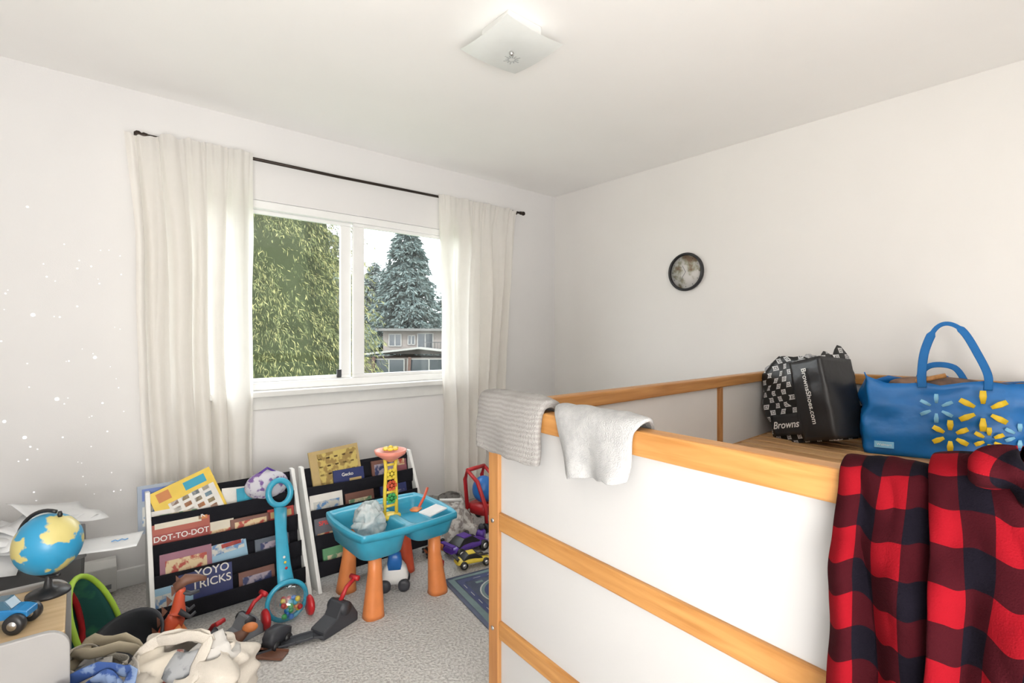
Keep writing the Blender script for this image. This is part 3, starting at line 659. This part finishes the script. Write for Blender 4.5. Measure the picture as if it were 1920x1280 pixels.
b.obj('body',BROWN,q); b=B(); b.sph((.075,0,.09),(.028,.018,.018)); b.obj('head',ORANGE,q)
q=thing('toy_dinosaur','orange and brown toy dinosaur with open jaws on a dark stand','toy',(.255,2.10,0),rz=-5); q.scale=(.68,.68,.88)
b=B(); b.loft([rrect(.14,.10,.02,0,4),rrect(.12,.09,.02,.08,4),rrect(.05,.05,.015,.12,4),rrect(.04,.04,.012,.22,4)],0,True,True); b.obj('stand',DGREY,q)
b=B(); b.tube(smoothpath([(-.11,0,.13),(-.08,0,.17),(-.03,0,.23),(.01,0,.28),(.02,0,.34),(.03,0,.39)],4),[.008,.011,.015,.019,.022,.027,.032,.037,.040,.041,.041,.041,.040,.037,.033,.029,.026,.024,.022,.021,.020],seg=14); b.obj('body',ORR,q)
for y in(-.04,.04):
    b=B(); b.tube([(.0,y,.25),(.04,y*1.3,.20),(.01,y*1.3,.15),(.045,y*1.3,.135)],[.024,.018,.013,.010],seg=10); b.obj('hind_leg',ORANGE,q)
    b=B(); b.tube([(.02,y*.8,.31),(.065,y,.28),(.090,y,.295)],[.013,.009,.006],seg=8); b.obj('arm',DGREY,q)
b=B(); b.tube([(.00,0,.395),(.05,0,.42),(.11,0,.415),(.14,0,.405)],[.026,.030,.020,.012],seg=12,flat=.7); b.obj('head',BROWN,q)
b=B(); b.tube([(.03,0,.375),(.07,0,.36),(.11,0,.362)],[.020,.017,.010],seg=12,flat=.5); b.obj('lower_jaw',DGREY,q)
for k in range(6):
    b=B(); x=-.08+.020*k; z=.20+.036*k+.03; b.add([(x-.012,0,z-.01),(x+.012,0,z+.01),(x-.014,0,z+.035),(x-.004,.006,z)],[(0,1,2),(0,3,2),(1,3,2)]); b.obj('back_spike',BROWN,q)
# ------------------------------------------------------------------ rug
rug=thing('play_rug','blue-grey road map play rug with printed streets','rug',(1.385,2.15,0.0),rz=-10)
RB=mat('rug_blue',(.15,.175,.25),.95,bump=.4,bscale=300,spec=.1); RG=mat('rug_road',(.085,.10,.19),.95,spec=.1); RW=mat('rug_marking',(.52,.53,.52),.95); RGN=mat('rug_green',(.17,.24,.25),.95); RP=mat('rug_mauve',(.26,.17,.28),.95)
b=B(); lo=rrect(.95,1.3,.03,0,5,.475,-.65); b.loft([[p+Vector((0,0,.001)) for p in lo],[p+Vector((0,0,.007)) for p in lo]],0,True,True)
def ring(b,cx,cy,r0,r1,m,z=.0076,a0=0,a1=2*pi):
    n=30; vs=[];fs=[]
    for k in range(n+1):
        a=a0+(a1-a0)*k/n; vs+=[(cx+r0*math.cos(a),cy+r0*math.sin(a),z),(cx+r1*math.cos(a),cy+r1*math.sin(a),z)]
    for k in range(n): fs.append((2*k,2*k+1,2*k+3,2*k+2))
    b.add(vs,fs,m)
def rq(x0,y0,x1,y1,m,z=.0074): b.add([(x0,y0,z),(x1,y0,z),(x1,y1,z),(x0,y1,z)],[(0,1,2,3)],m)
rq(.02,-1.2,.05,-.02,3,.0072); rq(.05,-.035,.93,-.015,3,.0072)
rq(.055,-1.2,.085,-.045,1,.0073); rq(.085,-.08,.9,-.045,1,.0073); rq(.085,-.45,.9,-.415,1,.0073); rq(.085,-.9,.9,-.86,1,.0073)
for k in range(14): rq(.069,-.1-.08*k,.072,-.14-.08*k,2)
for k in range(9): rq(.14+.08*k,-.061,.18+.08*k,-.064,2); rq(.14+.08*k,-.431,.18+.08*k,-.434,2)
ring(b,.235,-.245,.0,.135,3,.0075); ring(b,.235,-.245,.060,.112,1,.0077); ring(b,.235,-.245,.084,.088,2,.0079); ring(b,.235,-.245,0.018,.032,2,.0078); ring(b,.235,-.245,.127,.133,2,.0078)
rq(.11,-.37,.16,-.40,4); rq(.40,-.13,.5,-.34,4); rq(.13,-.10,.17,-.12,3)
for k in range(7): rq(.10,-.48-.025*k,.19,-.492-.025*k,2)
for k in range(5): rq(.24+.02*k,-.48,.25+.02*k,-.60,2)
rq(.36,-.48,.5,-.62,3)
b.obj('rug_pile',[RB,RG,RW,RGN,RP],rug)
# ------------------------------------------------------------------ toy cars
def car(loc,rz,L_,body,label,stripe=None):
    q=thing('toy_car',label,'toy car',loc,rz); k=L_/.2
    prof=[(-.10,.022,.030,.034),(-.085,.020,.042,.040),(-.05,.018,.050,.043),(0,.018,.050,.043),(.05,.018,.043,.042),(.085,.020,.036,.038),(.10,.022,.028,.030)]
    b=B(); loops=[]
    for x,z0,z1,hw in prof:
        loops.append([Vector(v)*k for v in((x,-hw,z0),(x,hw,z0),(x,hw*1.02,(z0+z1)/2),(x,hw*.9,z1),(x,-hw*.9,z1),(x,-hw*1.02,(z0+z1)/2))])
    b.loft(loops,0,True,True); b.obj('car_body',body,q,sub=1)
    b=B(); loops=[]
    for x,z,hw in((-.065,.046,.034),(-.035,.068,.028),(.008,.070,.028),(.045,.044,.034)):
        loops.append([Vector(v)*k for v in((x,-hw-.002,.042),(x,hw+.002,.042),(x,hw,z),(x,-hw,z))])
    b.loft(loops,0,True,True); b.obj('cabin',BLACK,q,bevel=.003)
    b=B(); b.box((-.012*k,0,.0695*k),(.04*k,.05*k,.004*k)); b.obj('roof',body,q,bevel=.001)
    for x in(-.062,.062):
        for y in(-.040,.040):
            b=B(); b.lathe([(.006*k,-.008*k),(.020*k,-.008*k),(.021*k,0),(.020*k,.008*k),(.006*k,.008*k)],(x*k,y*k,.021*k),R=Matrix.Rotation(pi/2,3,'X'),seg=20); b.obj('wheel',BLACK,q)
            b=B(); b.lathe([(.011*k,-.0092*k),(.011*k,.0092*k)],(x*k,y*k,.021*k),R=Matrix.Rotation(pi/2,3,'X'),seg=12); b.obj('hubcap',STEEL,q)
    b=B(); b.box((-.095*k,0,.056*k),(.018*k,.075*k,.004*k)); b.box((-.092*k,.025*k,.048*k),(.006*k,.004*k,.014*k)); b.box((-.092*k,-.025*k,.048*k),(.006*k,.004*k,.014*k)); b.obj('spoiler',BLACK if stripe else body,q)
    if stripe:
        b=B(); b.box((.065*k,.0,.0445*k),(.05*k,.02*k,.002*k)); b.obj('bonnet_stripe',stripe,q)
car((1.60,2.19,.0075),-15,.20,YEL,'bright yellow sports toy car with black windows',BLACK)
car((1.68,2.36,0),5,.28,PURP,'dark purple glossy sports toy car')
car((1.50,2.46,0),75,.13,mat('orange_red_metallic',(.6,.15,.05),.3),'small orange toy car among floor toys')
q=thing('toy_stroller','red tubular toy stroller frame holding a blue ball','toy',(2.0,2.64,0),rz=10)
b=B()
for x in(-.08,.08):
    b.tube([(x,-.12,.03),(x,-.11,.16),(x,-.04,.30),(x,.05,.36),(x,.07,.30),(x,.05,.12),(x,.11,.03)],.013,seg=10)
b.tube([(-.08,.05,.36),(.08,.05,.36)],.013); b.tube([(-.08,-.11,.16),(.08,-.11,.16)],.010); b.tube([(-.08,.05,.12),(.08,.05,.12)],.010); b.obj('frame',RED,q)
for x in(-.08,.08):
    for y in(-.12,.11):
        b=B(); b.lathe([(.01,-.01),(.03,-.01),(.03,.01),(.01,.01)],(x*1.12,y,.03),R=Matrix.Rotation(pi/2,3,'Y'),seg=20); b.obj('wheel',BLACK,q)
b=B(); b.sph((0,-.02,.235),(.075,.075,.085)); b.obj('ball',BLUE,q)
b=B(); b.loft([rrect(.15,.14,.03,.09,4,0,-.02),rrect(.155,.15,.03,.15,4,0,-.02)],0,True,True); b.obj('seat',RED,q)
q=thing('mesh_toy_bag','white mesh bag with assorted toys near the curtain','bag',(1.72,2.64,0))
def fn(u,v):
    a=2*pi*u; r=.17*(1-v*.75)**.6*(1+.35*nz(2*math.cos(a),2*math.sin(a),v*3))+.01
    return (r*math.cos(a)*1.15,r*math.sin(a),.02+.22*v+.04*nz(u*6,v*4))
b=B(); b.grid(fn,40,20); o=b.obj('mesh_sack',mat('white_net',(.58,.56,.53),.9,col2=(.29,.26,.24),scale=34,thr=(.48,.58)),q); 
b=B(); b.tube([(-.05,-.02,.20),(-.10,-.10,.26),(.03,-.12,.24),(.06,-.02,.20)],.010,seg=8); b.obj('drawstring',WHITE,q)
rs=random.Random(11)
specs=[(1.40,2.55,.035,GREY,'grey'),(1.50,2.66,.04,BLUE,'blue'),(1.60,2.48,.025,ORANGE,'orange'),(1.86,2.46,.035,PURP,'purple'),(1.92,2.38,.03,WHITE,'white'),(1.76,2.47,.028,BROWN,'brown'),(1.46,2.30,.025,RED,'red'),(1.84,2.28,.028,DGREY,'charcoal')]
for x,y,r,m,nm in specs:
    q=thing('toy_block_figure',nm+' rounded plastic toy piece on the carpet','toy',(x,y,0),rz=rs.uniform(0,90),group='small loose toys by the curtain')
    b=B(); b.loft([rrect(r*2,r*1.4,r*.3,0,4),rrect(r*2.1,r*1.5,r*.4,r,4),rrect(r*1.2,r*1.1,r*.3,r*1.5,4)],0,True,True); b.obj('body',m,q)
    b=B(); b.sph((r*.2,0,r*1.9),r*.55,seg=14,rings=9); b.obj('knob',DGREY if nm!='grey' else RED,q)
# ------------------------------------------------------------------ toy cabinet with globe, truck
q=thing('toy_cabinet','low light grey cabinet with rounded panel and wooden top','cabinet',(-.36,1.92,0))
GP=mat('light_grey_laminate',(.38,.37,.36),.5,var=.02)
def sidepanel(y):
    b=B(); pts=[]; n=8; hw=.345; r=.05; ht=.475
    pr=[(-hw,0),(hw,0)]+[(hw-r+r*math.cos(a*pi/2/n),ht-r+r*math.sin(a*pi/2/n)) for a in range(n+1)]+[(-hw+r-r*math.sin(a*pi/2/n),ht-r+r*math.cos(a*pi/2/n)) for a in range(n+1)]
    k=len(pr); vs=[(x,y-.009,z) for x,z in pr]+[(x,y+.009,z) for x,z in pr]
    b.add(vs,[tuple(range(k)),tuple(range(2*k-1,k-1,-1))]+[((i+1)%k,i,i+k,(i+1)%k+k) for i in range(k)])
    b.obj('end_panel',GP,q,bevel=.003)
sidepanel(-.18); sidepanel(.18)
b=B(); b.box((0,0,.452),(.67,.34,.02)); b.obj('cabinet_top',wood('birch_top',(.48,.33,.17),(.60,.44,.26),0),q,bevel=.003)
for z in(.24,.05):
    b=B(); b.box((0,0,z),(.64,.34,.016)); b.obj('inner_shelf',WHITE,q)
gl=thing('globe','small blue desk globe on black stand','globe',(-.066,2.03,.462),rz=-40); gl.scale=(.84,.84,.90)
b=B(); b.lathe([(.0,.0),(.062,.0),(.060,.008),(.03,.018),(.014,.024),(.009,.05),(.009,.062)],seg=32); b.obj('base',BLACK,gl)
earth=mat('globe_map',(.03,.28,.50),.35,col2=(.60,.52,.20),scale=11,thr=(.50,.53))
b=B(); b.sph((0,0,.165),.097,seg=40,rings=24,R=Matrix.Rotation(math.radians(23),3,'Y')); b.obj('sphere',earth,gl)
b=B(); b.tube([(.108*math.cos(math.radians(a)),0,.165+.108*math.sin(math.radians(a))) for a in range(75,292,8)],.0065,seg=8,up=(0,1,0)); b.obj('meridian_arm',BLACK,gl)
for a in(67,247):
    b=B(); b.lathe([(.006,-.008),(.008,0),(.005,.01)],(.104*math.cos(math.radians(a)),0,.165+.104*math.sin(math.radians(a))),seg=12); b.obj('pivot',BLACK,gl)
tk=thing('toy_monster_truck','blue toy pickup truck with oversized black tyres','toy truck',(-.15,1.86,.462),rz=-25); tk.scale=(.74,.74,.80)
b=B(); loops=[]
for x,z0,z1,hw in((-.09,.045,.068,.030),(-.085,.04,.072,.033),(-.01,.04,.072,.034),(.0,.04,.074,.034),(.06,.04,.070,.033),(.09,.042,.062,.030)):
    loops.append([Vector(v) for v in((x,-hw,z0),(x,hw,z0),(x,hw,z1),(x,-hw,z1))])
b.loft(loops,0,True,True,smooth=False); b.obj('truck_body',mat('bright_blue_metallic',(.02,.18,.42),.3),tk,bevel=.004)
b=B(); loops=[]
for x,z in((-.03,.074),(-.018,.100),(.022,.100),(.042,.074)): loops.append([Vector(v) for v in((x,-.030,.070),(x,.030,.070),(x,.027,z),(x,-.027,z))])
b.loft(loops,0,True,True,smooth=False); b.obj('cab',mat('tinted_window',(.05,.12,.18),.1),tk,bevel=.003)
for x in(-.058,.062):
    for y in(-.045,.045):
        b=B(); b.lathe([(.010,-.016),(.026,-.016),(.031,-.010),(.031,.010),(.026,.016),(.010,.016)],(x,y,.031),R=Matrix.Rotation(pi/2,3,'X'),seg=24); b.obj('tyre',BLACK,tk)
        b=B(); b.lathe([(.014,-.0175),(.014,.0175)],(x,y,.031),R=Matrix.Rotation(pi/2,3,'X'),seg=16); b.obj('wheel_rim',STEEL,tk)
q=thing('storage_box','plain grey storage box stacked with drawings','box',(-.27,2.66,0))
b=B(); b.loft([rrect(.56,.36,.02,0,3),rrect(.58,.38,.02,.40,3)],0,True,True,smooth=False); b.obj('box_body',mat('grey_box_card',(.13,.13,.135),.7),q)
b=B(); b.loft([rrect(.59,.39,.02,.40,3),rrect(.59,.39,.02,.42,3)],0,True,True,smooth=False); b.obj('box_lid',mat('grey_lid_card',(.22,.22,.225),.7),q)
rs=random.Random(2)
for k in range(10):
    def fn(u,v,k=k): return ((u-.5)*.26,(v-.5)*.19,.016*nz(u*2+k,v*2)+.03*(u-.5)**2)
    b=B(); b.grid(fn,8,6); o=b.obj('paper_sheet',PAPER,solid=.0008)
    droop=k%4==3
    o.matrix_basis=T(-.38+.036*k,(2.50 if droop else 2.60)+rs.uniform(-.03,.06),.440+.009*k+(.015 if k%2 else 0))@RZ(rs.uniform(-50,50))@RX(rs.uniform(20,35) if droop else rs.uniform(-4,20))@RY(rs.uniform(-6,18)); tag(o,'loose white paper sheet in a messy stack','paper','loose papers on the storage box')
b=B(); b.grid(lambda u,v:((u-.5)*.24,(v-.5)*.17,.004*nz(u*2,v*3)),8,6); o=b.obj('drawing_sheet',PAPER,solid=.001); o.matrix_basis=T(.07,2.50,.427)@RZ(-12); tag(o,'white sheet with a small blue drawing','paper')
b=B(); b.tube([(-.03,0,0),(-.02,.01,0),(-.01,-.005,0),(0,.012,0),(.012,-.002,0),(.02,.008,0)],.002,seg=6); b.obj('blue_scribble',cm((.1,.3,.6)),o).location=(.06,0,.004)
q=thing('popup_toy_bin','round lime-rimmed pop-up toy bin with dark teal fabric','toy bin',M=T(.03,2.27,.0)@RZ(-25))
def ringpts(r,c,ty): 
    Rr=Matrix.Rotation(math.radians(ty),3,'Y'); return [Vector(c)+Rr@Vector((r*math.cos(a*pi/16)*1.0,r*.62*math.sin(a*pi/16),0)) for a in range(32)]
b=B(); b.loft([ringpts(.155,(-.11,0,.19),86),ringpts(.175,(-.05,0,.20),80),ringpts(.19,(0,0,.205),74),ringpts(.195,(.03,0,.21),70)],0,True,False); b.obj('fabric_side',mat('teal_fabric',(.015,.10,.085),.8,col2=(.04,.18,.10),scale=6,thr=(.48,.54)),q,solid=.003)
b=B(); b.tube(ringpts(.197,(.03,0,.21),70),.009,closed=True,seg=10); b.obj('hoop_rim',LIME,q)
b=B(); b.tube(ringpts(.16,(-.07,0,.20),82),.010,closed=True,seg=10); b.obj('hoop_rim',RED,q)
q=thing('sand_bucket','dark charcoal plastic bucket seat tilted on the carpet','bucket',M=T(.16,2.15,.10)@RY(-30)@RX(20)@Matrix.Diagonal((.85,.85,.8,1)))
b=B(); b.lathe([(.09,-.05),(.105,-.04),(.135,.06),(.150,.14),(.158,.145),(.156,.15),(.143,.142),(.128,.06),(.095,-.03),(.02,-.04)],seg=40,caps=False); b.obj('shell',DGREY,q)
b=B(); b.tube([(.15*math.cos(a*pi/12),.15*math.sin(a*pi/12),.135) for a in range(13)],.006,seg=8); b.obj('handle',BLACK,q)
# ------------------------------------------------------------------ tote bags
def tote(loc,rz,w,d,h,label,m,seed,fill,trim=None,name='tote_bag',cr=.06,close=.35):
    q=thing(name,label,'bag',loc,rz)
    b=B(); lo=[]
    rows=22
    for i in range(rows+1):
        v=i/rows; ww=w*(1+.14*math.sin(pi*v)-.18*v); dd=d*(1+.30*math.sin(pi*v)-close*v)
        L0=[]
        base_=rrect(ww,dd,.05,h*v,6)
        for a_,p in enumerate(base_):
            p2=base_[(a_+1)%len(base_)]; L0.append(p)
            if a_%7==6:
                for t_ in range(1,9): L0.append(p.lerp(p2,t_/9))
        o_=[]
        for p in L0:
            k=min(1,v*2); q2=Vector(p)
            rdg=abs(nz(p.x*11+seed,p.y*11,v*5))*1.2+.5*abs(nz(p.x*26,p.y*26+seed,v*12))
            n_=Vector((p.x,p.y,0)).normalized()
            q2+=n_*cr*k*(rdg-.35)*1.3
            q2.x+=cr*.7*k*nz(p.x*5+seed,p.y*5,v*3); q2.y+=cr*.7*k*nz(p.x*5,p.y*5+seed,v*3)
            q2.z+=sstep(.35,1,v)*(.12*nz(p.x*6+seed,p.y*6,1.7)-.03*abs(nz(p.x*14,p.y*14,seed)))
            o_.append(q2)
        lo.append(o_)
    b.loft(lo,0,True,False); b.obj('bag_body',m,q,solid=.004,sub=1)
    for sy in(-1,1):
        b=B(); pts=[]
        for k in range(17):
            a=pi*k/16; pts.append((-.10*math.cos(a)+.03*math.sin(3*a+seed),sy*(d*.36)-sy*.12*math.sin(a)*(1.2 if sy<0 else .6)-(.05*math.sin(a) if sy<0 else 0),h-.05+.075*math.sin(a)+.03*nz(k*.4,seed+sy)))
        b.tube(pts,.016,flat=.2,seg=10,up=(0,1,0)); b.obj('handle',trim or m,q)
    rs=random.Random(int(seed*10))
    for k,(mm,nm) in enumerate(fill):
        b=B(); b.sph((rs.uniform(-w*.3,w*.3),rs.uniform(-d*.15,d*.15),h*.80+rs.uniform(-.03,.02)),(w*.22,d*.22,.06),seg=24,rings=14,R=Matrix.Rotation(rs.uniform(-.6,.6),3,'Y'))
        for i,v in enumerate(b.v):
            V=Vector(v); b.v[i]=tuple(V+Vector((1,1,1))*.035*nz(V.x*22,V.y*22,V.z*22+k))
        b.obj(nm,mm,q)
    return q
F=lambda n,c,c2,s=18:mat(n,c,.9,col2=c2,scale=s,thr=(.48,.54))
fills=[(mat('white_cloth',(.58,.56,.53),.9),'folded_cloth'),(F('grey_cloth',(.20,.21,.22),(.34,.35,.36)),'folded_cloth'),(F('ivory_cloth',(.55,.52,.47),(.35,.12,.1)),'folded_cloth'),(mat('cream_cloth',(.55,.50,.42),.9),'folded_cloth')]
tote((.225,1.735,0),-38,.28,.20,.325,'cream canvas tote bag stuffed with clothes',CREAM,2.3,fills,cr=.085)
tote((.045,1.91,0),-25,.18,.13,.29,'small beige fabric bag with khaki trim full of cloth',mat('beige_canvas',(.56,.52,.45),.9,bump=.3,spec=.1),6.1,fills[:2],trim=mat('khaki_trim',(.36,.31,.22),.8),cr=.04)
tote((.025,1.68,0),-40,.14,.11,.31,'blue patterned drawstring bag with purple cloth',F('blue_shell_print',(.04,.09,.28),(.20,.28,.45),24),8.4,[(PURP,'folded_cloth'),(F('blue_cloth',(.05,.16,.36),(.35,.42,.55)),'folded_cloth')],cr=.04)
# ------------------------------------------------------------------ outside
GZ=-3.0
b=B(); b.box((22,64,GZ-.1),(140,120,.2)); structure(b.obj('ground',mat('lawn',(.04,.075,.02),1,col2=(.08,.10,.04),scale=.6)))
def leafmat(name,c1,c2,c3):
    m=bpy.data.materials.new(name); m.use_nodes=True; nt=m.node_tree; N=nt.nodes; L=nt.links; p=N['Principled BSDF']; p.inputs['Roughness'].default_value=.9; p.inputs['Specular IOR Level'].default_value=.08
    g=N.new('ShaderNodeNewGeometry'); cr=N.new('ShaderNodeValToRGB'); e=cr.color_ramp.elements
    e[0].color=(*c1,1); e[1].color=(*c3,1); x=e.new(.55); x.color=(*c2,1)
    L.new(g.outputs['Random Per Island'],cr.inputs['Fac']); L.new(cr.outputs['Color'],p.inputs['Base Color']); return m
TRUNK=mat('bark',(.10,.07,.05),.95,bump=.6,bscale=20)
def conifer(loc,h,r,nb,nl,leaf,wid,m,label,droop,seed,core,bz0=.04,pw=.85,fmax=.985,bias=1.25,front=False,down=1.3,inner=.5):
    q=thing('conifer_tree',label,'tree',loc); rs=random.Random(seed)
    b=B(); b.tube([(0,0,0),(0,0,h*.5),(0,0,h*.98)],[h*.016,h*.010,.01],seg=8); b.obj('trunk',TRUNK,q)
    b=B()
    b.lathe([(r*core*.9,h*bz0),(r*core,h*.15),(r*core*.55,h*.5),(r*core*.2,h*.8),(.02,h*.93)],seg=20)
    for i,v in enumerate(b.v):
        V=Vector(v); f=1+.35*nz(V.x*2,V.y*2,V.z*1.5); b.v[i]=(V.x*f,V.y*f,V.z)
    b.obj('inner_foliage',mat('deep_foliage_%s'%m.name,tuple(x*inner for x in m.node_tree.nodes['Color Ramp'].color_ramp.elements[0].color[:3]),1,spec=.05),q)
    vs=[];fs=[]
    for k in range(nb):
        f=rs.random()**bias; f=bz0+(1-bz0)*f*fmax; z0=h*f; R=r*(1-f)**pw*rs.uniform(.72,1.08)+.04; a=rs.uniform(0,2*pi)
        if front: a=rs.uniform(pi*.85,pi*2.2)
        d=Vector((math.cos(a),math.sin(a),0)); sd=Vector((-d.y,d.x,0))
        n=max(6,int(nl*(R/r+.15)))
        for j in range(n):
            x=.3+.7*rs.random()**.6; sp=.20*R*(1.12-x)+leaf*.3
            p=d*R*x+sd*rs.uniform(-sp,sp)+Vector((0,0,z0-droop*R*x*x+rs.uniform(-leaf*.3,leaf*.3)))
            dr=(d*rs.uniform(.25,1)+sd*rs.uniform(-.8,.8)+Vector((0,0,rs.uniform(-down,.0)*(.4+droop)))).normalized()
            w=dr.cross(Vector((rs.uniform(-1,1),rs.uniform(-1,1),rs.uniform(-1,1)))).normalized()
            l=leaf*rs.uniform(.6,1.3); o=len(vs)
            vs+= [p,p+dr*l*.5+w*wid,p+dr*l,p+dr*l*.45-w*wid]; fs.append((o,o+1,o+2,o+3))
    b=B(); b.v=[tuple(v) for v in vs]; b.f=[list(f) for f in fs]; b.m=[0]*len(fs); b.sm=[False]*len(fs)
    o=b.obj('foliage',m,q); o['kind']='stuff'
CED=leafmat('cedar_leaf',(.040,.050,.024),(.10,.112,.048),(.23,.215,.095))
SPR=leafmat('spruce_leaf_hazed',(.055,.078,.078),(.085,.110,.105),(.125,.152,.145))  # blue-green needles, lightened in the colour to suggest haze
FAR=leafmat('far_leaf_hazed',(.10,.125,.12),(.13,.155,.15),(.165,.195,.185))  # distance haze is painted into these pale leaf colours
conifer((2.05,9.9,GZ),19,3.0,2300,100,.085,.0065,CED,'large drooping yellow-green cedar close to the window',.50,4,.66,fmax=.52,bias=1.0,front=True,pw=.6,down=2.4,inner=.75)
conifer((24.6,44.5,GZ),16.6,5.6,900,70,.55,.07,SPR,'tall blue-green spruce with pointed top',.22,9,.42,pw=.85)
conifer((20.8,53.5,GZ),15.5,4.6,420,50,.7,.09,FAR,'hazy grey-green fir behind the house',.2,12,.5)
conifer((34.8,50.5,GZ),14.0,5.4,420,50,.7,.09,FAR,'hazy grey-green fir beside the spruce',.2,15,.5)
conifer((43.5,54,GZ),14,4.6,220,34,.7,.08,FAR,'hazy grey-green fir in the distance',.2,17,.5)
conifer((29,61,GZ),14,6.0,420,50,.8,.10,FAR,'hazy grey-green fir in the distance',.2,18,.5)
hs=thing('house','two-storey beige house with flat upper roof and dark windows','house',M=T(20.2,35.2,GZ)@RZ(-36)@Matrix.Diagonal((1.38,1.2,1.19,1)))
HB_=mat('beige_stucco',(.135,.118,.108),.9); HB2=mat('grey_brown_siding',(.07,.06,.055),.9); HW=mat('dark_house_glass',(.02,.025,.03),.15); HR=mat('grey_shingle',(.08,.078,.076),.9); HD=mat('brown_wood_trim',(.05,.025,.018),.8); HWh=mat('white_fascia',(.18,.175,.165),.7)
b=B(); b.box((.6,2,1.1),(7.0,4,2.2)); b.obj('lower_walls',HB2,hs)
b=B(); b.box((-.2,2.6,3.2),(3.6,3,1.6)); b.obj('upper_walls',HB_,hs)
b=B()
pr=[(-3.1,2.45),(.2,2.90),(4.2,2.35),(4.2,2.25),(.2,2.78),(-3.1,2.35)]
vs=[(x,-.5,z) for x,z in pr]+[(x,2.2,z) for x,z in pr]; n=len(pr); b.add(vs,[tuple(range(n)),tuple(range(2*n-1,n-1,-1))]+[((i+1)%n,i,i+n,(i+1)%n+n) for i in range(n)]); b.obj('lower_roof',HWh,hs)
b=B(); b.box((-.2,2.4,4.05),(4.3,3.9,.16)); b.obj('upper_roof',HR,hs)
def hwin(x,y,z,w_,h_):
    b=B(); b.box((x,y,z),(w_,.06,h_)); b.obj('house_window',HW,hs)
    b=B(); 
    for dx in(-w_/2,0,w_/2): b.box((x+dx,y-.02,z),(.06,.08,h_))
    for dz in(-h_/2,h_/2): b.box((x,y-.02,z+dz),(w_+.05,.08,.06))
    b.obj('window_trim',HWh,hs)
hwin(-1.5,-.02,1.35,1.7,1.5); hwin(.75,-.02,1.35,2.4,1.5); hwin(2.95,-.02,1.35,1.5,1.4)
hwin(-1.3,1.08,3.35,.7,.8); hwin(.45,1.08,3.25,.9,1.1); hwin(-.35,1.08,3.35,.4,.6)
for x in(-2.4,-.4,2.08,3.9):
    b=B(); b.beam((x,-.35,0),(x+.1,-.35,2.25),.16,.16,up=(0,1,0)); b.obj('timber_post',HD,hs)
b=B()
for k in range(16): b.box((.4+.16*k,.6,2.98),(.03,.03,.45))
b.box((1.6,.6,3.2),(2.5,.05,.05)); b.obj('balcony_rail',BLACK,hs)
# ------------------------------------------------------------------ light
W=bpy.data.worlds.new('World'); SC.world=W; W.use_nodes=True
bg=W.node_tree.nodes['Background']; bg.inputs['Color'].default_value=(.975,.985,1.0,1); bg.inputs['Strength'].default_value=7.6
def area(name,loc,target,sx,sy,power,col=(1,1,1)):
    l=bpy.data.lights.new(name,'AREA'); l.shape='RECTANGLE'; l.size=sx; l.size_y=sy; l.energy=power; l.color=col
    o=bpy.data.objects.new(name,l); COL.objects.link(o); o.location=loc; d=Vector(target)-Vector(loc); o.rotation_euler=d.to_track_quat('-Z','Y').to_euler(); return o
po=area('window_portal',((WX0+WX1)/2,YW+TH+.02,(WZ0+WZ1)/2),((WX0+WX1)/2,0,(WZ0+WZ1)/2),WX1-WX0,WZ1-WZ0,1)
po.data.cycles.is_portal=True
area('room_fill',(-.2,-.75,1.85),(1.8,2.2,1.4),1.1,1.1,5,(1,.98,.95))  # added fill lamp, out of view behind the camera
area('ceiling_fill',(-.2,-.68,.90),(.75,.60,2.44),1.2,1.2,92,(1,.98,.95))  # added lamp behind the camera, aimed up to brighten ceiling and walls
su=bpy.data.lights.new('sun','SUN'); su.energy=2.8; su.angle=.1; su.color=(1,.96,.88); so=bpy.data.objects.new('sun',su); COL.objects.link(so)
so.rotation_euler=(math.radians(48),0,math.radians(-35))
# ------------------------------------------------------------------ camera
c=bpy.data.cameras.new('camera'); c.sensor_width=36; c.lens=950/1920*36; c.shift_y=-8/1920; c.clip_start=.02; c.clip_end=300
co=bpy.data.objects.new('camera',c); COL.objects.link(co); co.location=(0,0,1.22); co.rotation_euler=(pi/2,0,math.radians(-40.6)); SC.camera=co
SC.view_settings.view_transform='Standard'
